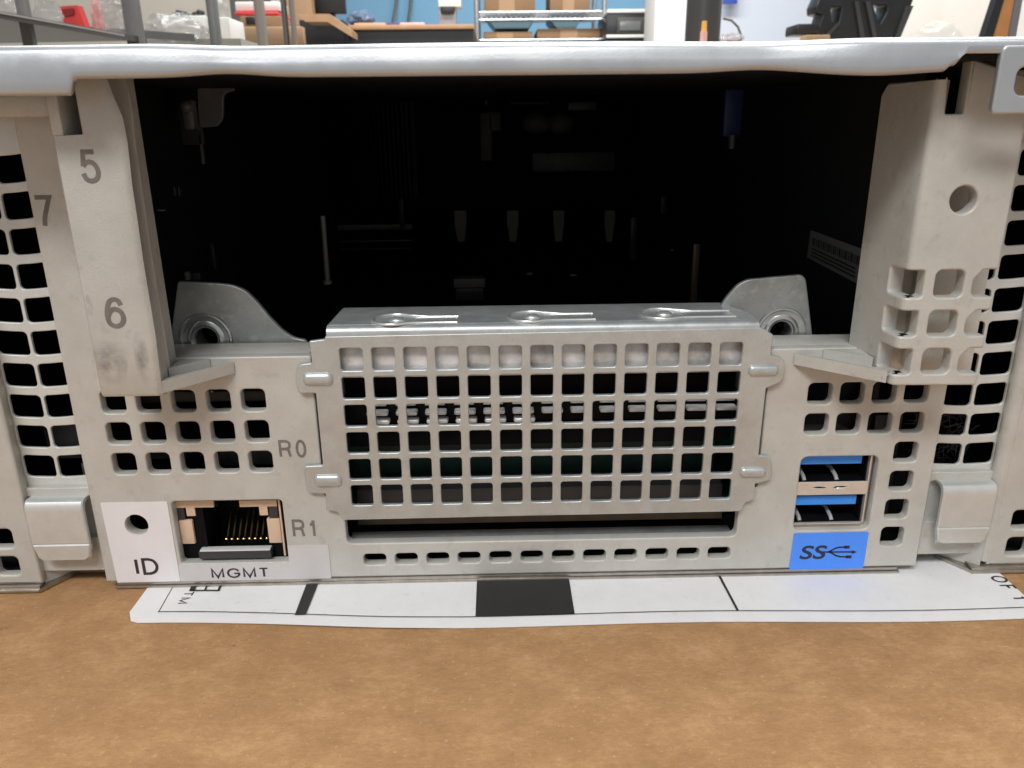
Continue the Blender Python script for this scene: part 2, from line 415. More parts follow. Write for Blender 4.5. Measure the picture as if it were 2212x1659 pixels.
m.build('port_shield', beige, port)
for bx in ((690, 228, 764, 326), (1452, 220, 1535, 318)):
    m = MB(); jbox(m, *bx, .17, .2); m.build('port_housing', dgrey, port)
for bx in ((706, 338, 846, 530), (1436, 324, 1566, 522)):
    m = MB(); jbox(m, *bx, .15, .3, .012); m.build('indicator_window', beige, port)
m = MB(); p, q = J(868, 600, .05), J(1478, 648, .05)
m.box(p.x, q.x, .05, .24, q.z, p.z, .02); m.build('port_lip', dgrey, port)
m = MB(); m.box(p.x+.02, q.x-.02, .07, .22, p.z-.008, p.z+.016, .006); m.build('lip_edge', pinm, port)
for k in range(8):
    x = -4.88+.102*k
    m = MB(); m.tube([(x, .42, .70), (x, .5, .72), (x, .88, 1.10)], .018, 6); m.ball((x, .42, .70), .033, sub=2)
    m.build('contact', gold, port)

# ---- the two stacked USB sockets
def usb(zc):
    s = MB()
    x0, x1 = 5.0, 6.26; zt, zb_ = zc+.29, zc-.29; y0, y1 = .09, 1.5
    s.box(x0, x1, y0, y1, zt, zt+.02); s.box(x0, x1, y0, y1, zb_-.02, zb_); s.box(x0-.02, x0, y0, y1, zb_, zt); s.box(x1, x1+.025, y0, y1, zb_, zt)
    s.box(x0, x1, 1.3, 1.4, zb_+.004, zt-.004)
    o = s.build('usb_port', nickel, srv)
    t = MB(); t.box(x0+.02, x1-.11, .16, 1.3, zc+.03, zc+.2, .012); t.build('tongue', bluep, o)
    t = MB(); t.box(x0+.005, x1-.005, .14, .9, zb_+.003, zb_+.02); t.box(x0+.005, x1-.005, .9, 1.29, zb_+.021, zt-.02); t.box(x0+.003, x0+.02, .14, .9, zb_+.021, zt-.02); t.box(x1-.03, x1-.004, .16, .9, zb_+.021, zt-.02); t.build('dark_liner', blackp, o)  # thin black liner added so the empty socket reads dark
    for k in range(2):
        x = x0+.2+.56*k
        t = MB(); t.tube([(x, .16, zb_+.02), (x, .22, zb_+.07), (x, .45, zb_+.13), (x, .6, zb_+.1)], .035, 8)
        t.build('spring_contact', nickel, o)
    return o
usb(1.27); usb(2.04)
# pressed metal face between the sockets
s = MB(); W = []
z0, z1 = 1.575, 1.735
loops = [rr(5.0, 1.545, 6.27, 1.79, .05), [(5.30, 1.685), (5.42, 1.705), (5.53, 1.69), (5.55, 1.672), (5.4, 1.668)],
         [(5.66, 1.672), (5.70, 1.7), (5.82, 1.708), (5.93, 1.695), (5.78, 1.668)]]
s.mesh(plate_mesh(loops, .05, .03, .01))
s.ball((5.78, .055, 1.655), .06, (1.2, .35, .55), 2)
s.build('port_divider', nickel, srv)
s = MB(); s.box(6.30, 6.345, .16, 1.4, .9, 2.3); s.box(5.0, 6.33, .13, 1.4, .885, .935); s.box(5, 6.3, .3, .34, 1.58, 1.74)
s.build('port_bracket', edge, srv)

# ---- perforated slot cover
PY = -.11
def pn(x, y): p = nat(x, y, PY); return (p.x, p.z)
raw = [(1220, 1262), (1215, 1273), (1159, 1280), (1170, 1362), (1112, 1368), (1107, 1440), (1120, 1475), (1184, 1475), (1211, 1746),
       (1138, 1750), (1150, 1848), (1222, 1852), (1222, 1913), (1265, 1919), (1285, 1951), (2779, 1918), (2794, 1884), (2829, 1874),
       (2832, 1815), (2894, 1799), (2891, 1712), (2845, 1709), (2873, 1456), (2940, 1430), (2945, 1345), (2891, 1333), (2893, 1310), (2901, 1256), (2853, 1228)]
out = rnd([pn(*p) for p in raw], [.01, .01, .02, .03, .1, .05, .05, .02, .02, .06, .06, .02, .02, .03, .05, .05, .03, .03, .02, .08, .08, .02, .02, .12, .12, .03, .03, .03, .01])
hs = []
for i in range(13):
    for j in range(6):
        cx, cz = -2.326+(3.676+2.326)*i/12, 4.14-(4.14-1.772)*j/5
        hs.append(rr(cx-.181, cz-.186, cx+.181, cz+.186, .045, 3))
cover = plate('slot_cover', [out]+hs, PY, .085, zinc, srv, .018)
# pressed lugs on the four tabs
for x0, y0, x1, y1 in ((1138, 1396, 1247, 1446), (1180, 1777, 1281, 1825), (2803, 1366, 2921, 1409), (2772, 1750, 2873, 1788)):
    p, q = nat(x0, y1, PY), nat(x1, y0, PY); r = (q.z-p.z)/2; zc = (p.z+q.z)/2
    m = MB()
    rows = []
    for k in range(7):
        a = k/6*PI/2; s_ = math.cos(a)
        rows.append([(x, PY+.01-.075*math.sin(a), z) for x, z in rr(p.x+r*.75*(1-s_), zc-r*(.12+.88*s_), q.x-r*.75*(1-s_), zc+r*(.12+.88*s_), max(r*.75*(.12+.88*s_), .005), 5)])
    vs = m.loft(rows, True); m.bm.faces.new(vs[-1])
    m.build('pressed_lug', zinc, cover, 60)
# folded top flange with three spring fingers
fl, fr, rl, rrt = nat(1220, 1243, PY), nat(2853, 1207, PY), nat(1263, 1181, 1.2), nat(2779, 1153, 1.2)
zf = (fl.z+fr.z)/2+.01
X0, X1 = fl.x+.01, fr.x-.01
lp = [rnd([(X0, PY+.12), (X1, PY+.12), (X1-.02, .45), (X1-.28, 1.2), (X0+.03, 1.2), (X0+.01, .4)], .05)]
fingers = []
for cx, cy, xe in ((1475, 1206, 1717), (1986, 1195, 2228), (2484, 1184, 2745)):
    c = atz(cx/1.736, cy/1.736, zf+.04); e = atz(xe/1.736, (cy-10)/1.736, zf+.04); up = atz(xe/1.736, (cy-20)/1.736, zf+.04).y; dn = atz(xe/1.736, (cy+2)/1.736, zf+.04).y
    fingers.append((c.x, (up+dn)/2, e.x, (up-dn)/2))
m = MB(); m.mesh(flat_mesh(lp, zf+.035, .07, .012))
# rounded fold between face and flange
zc_face = nat(2000, 1250, PY).z
rows = []
for x in (X0, X1):
    tilt = (fr.z-fl.z)*((x-X0)/(X1-X0)-.5)
    zz = zf+.03
    pr = [(PY+.003, zz-.24)]+[(PY+.12-.117*math.cos(a), zz-.12+.12*math.sin(a)) for a in [math.radians(k*15) for k in range(7)]]+[(PY+.15, zz)]
    rows.append([(x, y, z) for y, z in pr]+[(x, y+.05, z-.07) for y, z in pr[::-1]])
m.loft(rows, True)
m.build('cover_flange', zinc, cover)
for cx, cy, xe, w in fingers:
    m = MB(); z = zf+.037; R = w*1.75
    path = [(xe, cy+w, z), (cx+R*1.6, cy+w, z), (cx+R*1.05, cy+w*1.15, z+.01)]+[(cx+R*math.cos(math.radians(a)), cy+R*math.sin(math.radians(a)), z+.015) for a in range(50, 311, 20)]+[(cx+R*1.05, cy-w*1.15, z+.01), (cx+R*1.6, cy-w, z), (xe, cy-w, z)]
    m.tube(path, .024, 10)
    m.ball((cx+.05, cy, z), .11, (1.2, 1, .55), 3)
    m.prism([(xe, cy-w), (xe, cy+w), (cx+R, cy+w), (cx+R, cy-w)], 'z', z-.03, z+.003)
    m.build('spring_finger', fingm, cover, 60)
# side return of the cover at its left and right
m = MB(); m.box(X0+.0, X0+.06, PY+.09, 1.15, 3.3, zf-.04, .01); m.build('cover_return', zinc, cover); m = MB(); m.box(X1-.06, X1, PY+.09, .9, 3.3, zf-.2, .01); m.build('cover_return', zinc, cover)

m = MB(); m.box(-2.66, 4.05, .205, .5, .6, .76, .02); m.build('bay_sill', earm, srv)
# ---- what shows behind the slot cover
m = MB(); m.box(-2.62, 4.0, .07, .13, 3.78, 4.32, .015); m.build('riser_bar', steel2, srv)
con = MB(); con.box(-2.6, 4.0, .6, 1.6, 2.35, 2.75, .02); con.box(-2.6, 4.0, .6, 1.6, 3.3, 3.62, .02); con.box(-2.6, 4, .42, .6, 2.86, 3.3)
con = con.build('card_connector', blackp, srv)
xs = -2.22; k = 0
while xs < 3.75:
    m = MB(); m.box(xs, xs+.36, .22, .4, 3.05, 3.125, .03, 3); m.build('solder_pin', pinm, con)
    if xs < .45:
        m = MB(); m.box(xs+.02, xs+.38, .22, .4, 2.9, 2.98, .03, 3); m.build('solder_pin', pinm, con)
    m = MB(); m.box(xs+.0, xs+.33, .3, .42, 3.2, 3.28, .01); m.build('pin_shoulder', zinc, con)
    xs += .485; k += 1
m = MB(); m.box(-2.6, 4.0, .8, 1.4, .99, 1.42, .02); m.build('card_edge', dgrey, srv)
m = MB(); m.box(-2.6, 4.0, .7, 1.4, .78, .985); m.build('card_edge', mat('brown_board', (.07, .045, .025), 0, .6), srv)
m = MB(); m.box(-2.66, 4.04, 1.6, 1.66, .9, 3.6); m.build('riser_card', pcb, srv)

# ---- posts beside the bay
# left post: flat face with a rounded, slanted right edge
fr_ = [(374, 300), (412, 365), (446, 441), (464, 538), (482, 700), (500, 815), (524, 984), (545, 1110), (570, 1260), (590, 1438)]
bk_ = [(455, 284), (484, 340), (497, 440), (507, 540), (530, 700), (547, 815), (572, 984), (592, 1110), (615, 1240), (640, 1400)]
A = [nat(x, y, -1.0) for x, y in fr_]; B = [nat(x, y, -.45) for x, y in bk_]
for i in range(len(A)): B[i].z = A[i].z if i else A[i].z
A[0].z = B[0].z = 8.45
zlo = 3.95
A[-1].z = B[-1].z = zlo
xl = -5.86; sx0 = nat(226, 441, -1).x; nx = nat(290, 425, -1).x; nz = nat(240, 508, -1).z
m = MB()
rows = []
for i, (p, q) in enumerate(zip(A, B)):
    x0 = nx if p.z > nz else xl
    mid = p.lerp(q, .5); c = Vector((p.x+.05, -.98, p.z))
    rows.append([(x0, -.25, p.z), (x0, -.96, p.z), (x0+.03, -1.0, p.z), (p.x-.06, -1.0, p.z), (p.x-.01, -.985, p.z), (p.x+.03, -.95, p.z),
                 (p.x+(q.x-p.x)*.5, -.74, p.z), (q.x-.02, -.48, p.z), (q.x, -.43, p.z), (q.x-.05, -.38, p.z), (q.x-.25, -.36, p.z)])
# insert a clean step where the notch ends
steps = []
for i, r in enumerate(rows):
    steps.append(r)
    if i+1 < len(rows) and A[i].z > nz > A[i+1].z:
        t = (A[i].z-nz)/(A[i].z-A[i+1].z)
        mixr = [tuple(Vector(a).lerp(Vector(b), t)) for a, b in zip(rows[i], rows[i+1])]
        up = [(nx, y, z+.01) if k < 2 else ((nx+.03, y, z+.01) if k == 2 else (x, y, z+.01)) for k, (x, y, z) in enumerate(mixr)]
        dn = [(xl, y, z-.01) if k < 2 else ((xl+.03, y, z-.01) if k == 2 else (x, y, z-.01)) for k, (x, y, z) in enumerate(mixr)]
        steps += [up, dn]
# rounded lower end
last = steps[-1]
steps.append([(x, min(y+.03, -.2) if y < -.3 else y, z-.06) for x, y, z in last])
steps.append([(x, min(y+.12, -.2) if y < -.3 else y, z-.09) for x, y, z in last])
vs = m.loft(steps); m.bm.faces.new(vs[-1]); m.bm.faces.new(vs[0][::-1])
m.box(xl, sx0, -.995, -.3, nz-.02, 8.3, .04)
lpost = m.build('slot_post', cast, srv, 40)
lb = MB(); lb.box(-5.84, -5.1, -.36, .0, 3.9, 8.4); lb.build('post_web', cast, srv)
def num(ch, x0, y0, x1, y1, par):
    ym = (y0+y1)/2; p, q = nat(x0, ym, -1), nat(x1, ym, -1)
    mark('printed_number', ch, p.x, q.x, nat((x0+x1)/2, y1, -1).z, nat((x0+x1)/2, y0, -1).z, -1.0, inkg, par, .145)
num('5', 300, 560, 374, 688, lpost); num('6', 392, 1114, 470, 1232, lpost)
# worn dark streaks at its foot
def streak(x0, y0, x1, y1, tilt, Y=-1.004):
    p, q = nat(x0, (y0+y1)/2, -1), nat(x1, (y0+y1)/2, -1); za, zb_ = nat(x0, y1, -1).z, nat(x0, y0, -1).z
    MB().prism([(p.x+tilt, za), (q.x+tilt, za), (q.x-tilt, zb_), (p.x-tilt, zb_)], 'y', Y, Y+.003).build('worn_streak', smudge, lpost)
streak(505, 1235, 560, 1450, -.02); streak(345, 1270, 480, 1450, -.08); streak(320, 1100, 352, 1190, 0)
# right post: one folded sheet, front at Y=-1, side running back into the bay, grid cut through the corner
Q = lambda x, y: nat(3200+x/2.766, 900+y/2.766, -1)
XR = 7.13; XC = 5.93; CH = .16
zt = 8.14; zb = 3.86
ez = [(Q(900, 315).z, Q(900, 600).z), (Q(900, 735).z, Q(900, 1000).z), (Q(900, 1130).z, Q(900, 1392).z)]
cx0, cx1 = Q(850, 450).x, Q(1150, 450).x; lx1 = Q(735, 450).x; rx0 = Q(1245, 450).x
px = lambda x, y: nat(3040+x/1.659, 200+y/1.659, -1)
n0, n1, nzz = px(850, 300).x, px(965, 300).x, px(880, 378).z
u0_ = XC-1.35
ol = [(u0_, 3.98), (XC-.5, zb+.02), (XR, zb)]
for za, zb2 in reversed(ez):
    ol += [(XR, zb2), (rx0+.06, zb2), (rx0, zb2+.06), (rx0, za-.14), (rx0+.12, za), (XR, za)]
ol += [(XR, zt), (n1, zt+.25), (n1, nzz), (n0, nzz), (n0-.03, zt), (XC+.05, zt), (u0_+.14, zt), (u0_, zt-.16)]
ol = rnd(ol, .03)
hs = [circ(px(955, 905).x, px(955, 912).z, .19)]
for za, zb2 in ez:
    hs.append(rr(cx0, zb2, cx1, za, .09)); hs.append(rr(XC-.5, zb2, lx1, za, .05))
me = sheet2d([ol]+hs, .24, .03)
b = bmesh.new(); b.from_mesh(me); bpy.data.meshes.remove(me)
for c in (XC, XC-CH/3, XC-2*CH/3, XC-CH, XC-.3, XC-.5):
    bmesh.ops.bisect_plane(b, geom=b.verts[:]+b.edges[:]+b.faces[:], plane_co=(c, 0, 0), plane_no=(1, 0, 0), dist=1e-5)
for v in b.verts:
    u, z, d = v.co.x, v.co.y, .12-v.co.z        # d = depth below the outer face
    s_ = XC-u
    R = CH/(PI/2)
    if s_ <= 0: P = Vector((u, -1.0)); n = Vector((0, 1))
    elif s_ < CH:
        a = s_/CH*PI/2*.93; P = Vector((XC-R*math.sin(a), -1.0+R*(1-math.cos(a)))); n = Vector((math.sin(a), math.cos(a)))
    else:
        a = PI/2*.93; P = Vector((XC-R*math.sin(a), -1.0+R*(1-math.cos(a)))); t = Vector((-math.cos(a), math.sin(a)))*(s_-CH); P += t; n = Vector((math.sin(a), math.cos(a)))
    P = P+n*d
    v.co = (P.x, P.y, z)
m = MB(); m.merge(b)
rpost = m.build('slot_post', cast, srv, 40)
m = MB(); m.box(lx1+.36, Q(1400, 450).x*11.6/11, -.36, -.005, 3.9, 7.15); m.build('post_web', cast, srv)

# ---- outer castings, cross pieces and vent brackets
m = MB()
lo = [rnd([(-16, .13), (-7.99, .13), (-7.99, 1.9), (-7.99, 8.3), (-16, 8.3)], .03)]
for cz in (1.02, .49):
    for i in range(4): lo.append(rr(-8.72-.56*i, cz-.18, -8.33-.56*i, cz+.18, .08))
m.mesh(plate_mesh(lo, 0, .2, .04))
m.box(-16, xl-.02, -.9, -.1, nat(60, 441, -.9).z, 8.3, .06)

m.prism([(-8.1, .01), (-8.1, .62), (-7.68, .62), (-7.68, .53)], 'z', .075, .8)
m.build('side_casting', cast, srv)
m = MB()
lo = [rnd([(16, .13), (8.56, .13), (8.56, 8.3), (16, 8.3)], .03)]
for cz in (1.02, .49):
    for i in range(4): lo.append(rr(8.86+.56*i, cz-.18, 9.25+.56*i, cz+.18, .08))
m.mesh(plate_mesh(lo, 0, .2, .04)); m.box(7.31, 8.6, .0, .22, 7.3, 8.3, .03)
# rounded vertical roll beside the right vent
m.cyl((8.56, .14, .2), (8.56, .14, 8.2), .138, n=24)
m.prism([(8.45, .01), (8.45, .62), (7.92, .62), (7.92, .53)], 'z', .075, .8)
m.build('side_casting', cast, srv)
def vent(xa, xb, zs, cols, hw, w):
    lp = [rnd([(xa, .35), (xb, .35), (xb, 8.2), (xa, 8.2)], .05)]
    for c in cols:
        for k in range(14):
            z = zs+.537*k
            if z > 7.2: break
            lp.append(rr(c-hw, z-.196, c+hw, z+.196, .07))
    me = plate_mesh(lp, .2, .06, .015)
    b = bmesh.new(); b.from_mesh(me)
    for k in range(1, 12):
        bmesh.ops.bisect_plane(b, geom=b.verts[:]+b.edges[:]+b.faces[:], plane_co=(xa+(xb-xa)*k/12, 0, 0), plane_no=(1, 0, 0), dist=1e-5)
    b.to_mesh(me); b.free()
    for v in me.vertices:                                   # the strip is slightly bowed
        t = (v.co.x-(xa+xb)/2)/((xb-xa)/2); v.co.y += .07*(1-t*t); v.co.z -= .075*(1-t*t)
    o = link('vent_bracket', me, ventm, srv); return o
vent(-8.12, -6.8, 2.30, (-7.757, -7.22), .240, 0)
vent(7.2, 8.62, 2.24, (7.666, 8.205), .240, 0)
# bent retaining clips under the vents
def clip(xa, xb, skew):
    m = MB(); rows = []
    prof = [(.34, 1.74), (.0, 1.765), (-.05, 1.76), (-.09, 1.74), (-.12, 1.70), (-.135, 1.65), (-.14, 1.58), (-.142, .99), (-.125, .965), (-.14, .94), (-.135, .72)]
    for i, (y, z) in enumerate(prof):
        k = .05 if i == len(prof)-1 else 0
        rows.append([(xa+k, y+.02, z), (xa+.02+k, y, z), (xb-.02-k, y, z), (xb-k, y+.02, z), (xb-k, y+.08, z-.05), (xa+k, y+.08, z-.05)])
    xm = [(p[0], p[1], p[2]-.05) for p in rows[-1]]
    xm[0] = (xa+.12, *xm[0][1:]); xm[1] = (xa+.14, *xm[1][1:]); xm[2] = (xb-.14, *xm[2][1:]); xm[3] = (xb-.12, *xm[3][1:])
    rows.append(xm)
    vs = m.loft(rows, True); m.bm.faces.new(vs[-1]); m.bm.faces.new(vs[0][::-1])
    m.build('retaining_clip', clipm, srv, 22)
    plate('clip_seat', [rr(xa-.2, .30, xb+.2, 1.9, .03), rr(xa-.1, .95, xb+.1, 1.74, .05)], .12, .18, cast, srv, .02)
clip(-7.93, -6.97, 0); clip(7.48, 8.4, 0)

# ---- mounting ears behind the panel
def ear(pts, c, R, mirror):
    Y = .95
    o = plate('mounting_ear', [rnd([(nat(x, y, Y).x, nat(x, y, Y).z) for x, y in pts], .08)+[], circ(c[0], c[1], R*.42)], Y, .1, earm, srv, .02)
    m = MB(); M = Matrix.Translation((c[0], Y, c[1])) @ Matrix.Rotation(PI/2, 4, 'X')
    m.revolve([(R, 0), (R*.96, .025), (R*.9, .03), (R*.84, .012), (R*.7, .01), (R*.62, .03), (R*.54, .032), (R*.47, .0), (R*.43, -.05), (R*.42, -.4)], 40, M)
    m.build('threaded_collar', collarm, o, 30)
E1 = lambda x, y: (560+x/2.765, 950+y/2.765)
c1 = nat(*E1(588, 890), .95)
ear([E1(*p) for p in ((190, 1100), (290, 310), (310, 292), (730, 315), (860, 330), (1000, 390), (1130, 520), (1250, 670), (1380, 800), (1500, 880), (1640, 905), (1640, 1100))], (c1.x, c1.z), .46, 1)
E2 = lambda x, y: (2000+x/1.952, 1000+y/1.952)
c2 = nat(*E2(1812, 480), .95)
ear([E2(*p) for p in ((1340, 620), (1340, 340), (1420, 220), (1500, 130), (1570, 95), (1970, 60), (1998, 95), (2060, 640))], (c2.x, c2.z), .44, -1)

# ---- lid: rolled front edge that swells towards both ends
def sst(a, b, x): t = max(0, min(1, (x-a)/(b-a))); return t*t*(3-2*t)
xs = []
x = -14.
xT = nat(284, 300, -1.55).x; xN0 = nat(3560, 280, -1.55).x; xN1 = nat(3610, 230, -1.55).x; xN2 = nat(3727, 230, -1.55).x
while x < 14: xs.append(x); x += .12
for s_ in (xT,): xs += [s_-.06, s_-.03, s_-.01, s_+.005, s_+.02, s_+.05]
for s_ in (xN0, xN1, xN2): xs += [s_-.06, s_-.03, s_+.0, s_+.03]
xs = sorted(set(round(v, 4) for v in xs))
def prot(x): return .22*(1-sst(-4.4, -2.9, x)) + .22*sst(3.2, 4.9, x)
def lidbot(x):
    z = 8.225+.045*math.exp(-((x+3.3)/.5)**2)+.035*math.exp(-((x-3.3)/.55)**2)-.05*math.exp(-((x-4.7)/.7)**2)-.02*prot(x)
    if x < xT+.06: z -= .19*(1-sst(xT-.06, xT+.05, x))
    if x > xN0-.1: z += .06*sst(xN0-.5, xN0, x)
    if x > xN0-.05: z += .17*sst(xN0-.02, xN1, x)
    return z
m = MB(); rows = []
for x in xs:
    y0 = -1.45-prot(x); zt = 8.60+.02*math.cos(x*.5)+(.03*prot(x)/.22); zb = lidbot(x); t = .11
    pr = [(y0+t, min(zb+.2, zt-.14)), (y0+t, zb+.04), (y0+t*.8, zb+.005), (y0+t*.5, zb-.005), (y0+t*.15, zb+.01), (y0, zb+.05), (y0-.004, zb*.55+(zt-.2)*.45), (y0+.012, zt-.2), (y0+.03, zt-.15)]
    for a in (15, 30, 45, 60, 75, 90): pr.append((y0+.19-.155*math.cos(math.radians(a)), zt-.13+.13*math.sin(math.radians(a))))
    pr += [(y0+1.4, zt+.0), (60, zt+.02)]
    rows.append([(x, y, z) for y, z in pr])
m.loft(rows)
# right-hand tab with its square hole
tz0, tz1 = nat(3800, 428, -1.6).z, 8.5
tab = [rnd([(xN2, tz0), (14, tz0), (14, tz1), (xN2, tz1)], .08), rr(nat(3795, 300, -1.6).x, nat(3800, 358, -1.6).z, nat(3795, 300, -1.6).x+.6, nat(3800, 252, -1.6).z, .1)]
m.mesh(plate_mesh(tab, -1.69, .1, .03))
m.build('lid', lidm, srv, 50)

# ---- inside of the case, shade put into its near-black colour
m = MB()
m.box(-14, 14, .4, 60, .17, .22); m.box(-14, -13.9, .3, 60, .22, 8.35); m.box(13.9, 14, .3, 60, .22, 8.35); m.box(-14, 14, 59.9, 60.2, .17, 8.5); m.box(-14, 14, -1.1, 60, 8.36, 8.44)  # last box: dark liner added to hide the lid's lit underside
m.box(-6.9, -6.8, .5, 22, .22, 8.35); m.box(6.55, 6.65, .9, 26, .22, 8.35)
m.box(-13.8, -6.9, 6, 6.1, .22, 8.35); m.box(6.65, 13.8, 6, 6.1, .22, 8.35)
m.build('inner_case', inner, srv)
m = MB(); m.box(-6.7, 6.5, 1.7, 40, .5, .56); m.build('main_board', pcb, srv)
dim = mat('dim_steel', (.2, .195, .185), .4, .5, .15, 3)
def deep(name, x0, y0, x1, y1, Y, d, mt, bev=.02, par=srv):
    p, q = at(x0, y1, Y), at(x1, y0, Y); ym = (y0+y1)/2; p.x, q.x = at(x0, ym, Y).x, at(x1, ym, Y).x; m = MB(); m.box(p.x, q.x, Y, Y+d, p.z, q.z, bev); return m.build(name, mt, par)
C7 = lambda x, y: ((400+x/1.659)/1.736, (250+y/1.659)/1.736)
Y = 5.
pts = [at(*C7(*p), Y) for p in ((560, 130), (790, 130), (796, 150), (740, 165), (725, 190), (725, 320), (690, 372), (580, 382), (570, 300))]
hb = plate('hanging_bracket', [rnd([(p.x, p.z) for p in pts], .06)], Y, .1, dim, srv, .02)
m = MB(); p = at(*C7(525, 300), Y); m.box(p.x-.12, p.x+.12, Y-.2, Y+.3, p.z-.3, p.z+.3, .08); p = at(*C7(520, 250), Y); m.ball((p.x, Y-.2, p.z), .13, sub=2)
m.build('hinge_knuckle', dim, hb)
pw = at(*C7(420, 260), Y+1); m = MB(); m.box(pw.x-.6, pw.x+.55, Y+1, Y+1.06, pw.z-.75, pw.z+.75, .02); m.build('bracket_plate', dgrey, hb)
deep('guide_strip', 431, 290, 438, 355, 6, .1, dim); deep('guide_strip', 455, 525, 464, 582, 6, .1, dgrey)
m = MB(); p, q = at(697, 466, 5), at(708, 608, 5); m.cyl((p.x, 5, p.z), (q.x, 5, q.z), .06, n=12); m.cyl((q.x, 5, q.z-.05), (q.x, 5, q.z+.03), .1, n=12); m.build('guide_pin', dim, srv)
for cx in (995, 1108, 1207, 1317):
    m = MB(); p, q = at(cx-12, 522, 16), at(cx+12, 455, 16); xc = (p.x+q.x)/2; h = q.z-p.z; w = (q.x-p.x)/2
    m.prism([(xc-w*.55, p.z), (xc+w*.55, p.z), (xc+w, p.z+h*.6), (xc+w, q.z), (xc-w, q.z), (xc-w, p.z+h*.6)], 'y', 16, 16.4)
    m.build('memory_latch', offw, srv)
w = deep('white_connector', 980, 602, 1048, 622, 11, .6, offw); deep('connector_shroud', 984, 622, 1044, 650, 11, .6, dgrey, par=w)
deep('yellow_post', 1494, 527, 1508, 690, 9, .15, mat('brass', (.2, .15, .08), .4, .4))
m = MB(); p, q = at(1560, 298, 10), at(1630, 150, 10); m.box(p.x, q.x, 10, 10.4, p.z, q.z, .1); bh = m.build('release_handle', mat('blue_handle', (.03, .05, .17), 0, .4), srv)
p = at(1582, 300, 9.9); m = MB(); m.cyl((p.x, 9.9, p.z-.25), (p.x, 9.9, p.z+.1), .1, n=14); m.build('handle_pin', dim, bh)
deep('side_screw', 1666, 262, 1673, 290, 9, .1, dim)
p = [atx(x, y, 6.53) for x, y in ((1750, 497), (1872, 542), (1868, 622), (1742, 556))]
m = MB(); m.add([(6.54, v.y, v.z) for v in p]+[(6.549, v.y, v.z) for v in p], [(0, 1, 2, 3), (7, 6, 5, 4)]+[(i, (i+1) % 4, (i+1) % 4+4, i+4) for i in range(4)])
sl = m.build('barcode_label', mat('grey_label', (.24, .24, .235), 0, .6), srv)
m = MB(); a, b_, c, d = [Vector((6.532, v.y, v.z)) for v in p]
for k in range(26):
    t = .08+.84*k/26; w_ = .012 if k % 3 else .022
    q = [a.lerp(b_, t).lerp(d.lerp(c, t), .22), a.lerp(b_, t+w_).lerp(d.lerp(c, t+w_), .22), a.lerp(b_, t+w_).lerp(d.lerp(c, t+w_), .48), a.lerp(b_, t).lerp(d.lerp(c, t), .48)]
    m.add(q, [(0, 1, 2, 3)])
for h in (.58, .7, .82):
    m.add([a.lerp(d, h).lerp(b_.lerp(c, h), .08), a.lerp(d, h).lerp(b_.lerp(c, h), .85), a.lerp(d, h+.05).lerp(b_.lerp(c, h+.05), .85), a.lerp(d, h+.05).lerp(b_.lerp(c, h+.05), .08)], [(0, 1, 2, 3)])
m.build('barcode_print', blackprint, sl)
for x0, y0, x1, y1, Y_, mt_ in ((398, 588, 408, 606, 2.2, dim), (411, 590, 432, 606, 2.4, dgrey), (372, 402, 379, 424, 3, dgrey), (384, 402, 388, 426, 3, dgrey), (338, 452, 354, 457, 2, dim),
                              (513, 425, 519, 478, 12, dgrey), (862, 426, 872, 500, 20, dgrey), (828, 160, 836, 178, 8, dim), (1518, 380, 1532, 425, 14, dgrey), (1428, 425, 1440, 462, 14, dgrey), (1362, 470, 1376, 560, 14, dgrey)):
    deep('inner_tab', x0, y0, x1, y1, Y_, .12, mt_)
# far parts that show faintly
C8 = lambda x, y: ((1600+x/1.301)/1.736, (250+y/1.301)/1.736)
def deep8(name, x0, y0, x1, y1, Y, d, mt, bev=.05): a = C8(x0, y0); b = C8(x1, y1); return deep(name, a[0], a[1], b[0], b[1], Y, d, mt, bev)
deep8('cable_plug', 262, 225, 318, 460, 24, .6, offw); deep8('cable_plug', 300, 222, 362, 315, 24, .8, offw)
for cx in (535, 648):
    p = at(*C8(cx, 278), 24); m = MB(); m.ball((p.x, 24, p.z), .62, (1, .6, .75)); m.build('capacitor', offw, srv)
deep8('heat_shield', 515, 415, 920, 515, 26, .5, dim); deep8('cable_plug', 410, 75, 600, 185, 26, 1, offw)
deep8('cable_clamp', 690, 170, 830, 215, 24, .3, dim)
deep8('guide_strip', 284, 95, 294, 195, 20, .1, dim); deep8('solder_point', 1190, 890, 1210, 903, 9, .1, dim)
deep8('solder_point', 485, 1004, 520, 1020, 9, .1, dim); deep8('solder_point', 700, 1012, 735, 1026, 9, .1, dim)
for y0, y1 in ((484, 500), (518, 524), (536, 541), (632, 642)): deep('drive_rail', 585 if y0 < 500 else 690, y0, 890, y1, 22, .3, dim)
hs_ = MB()
for k in range(26):
    p, q = at(640+k*10, 430, 20), at(643+k*10, 205, 20); hs_.box(p.x, q.x, 20, 22, p.z, q.z)
hs_.build('heat_sink', inner, srv)
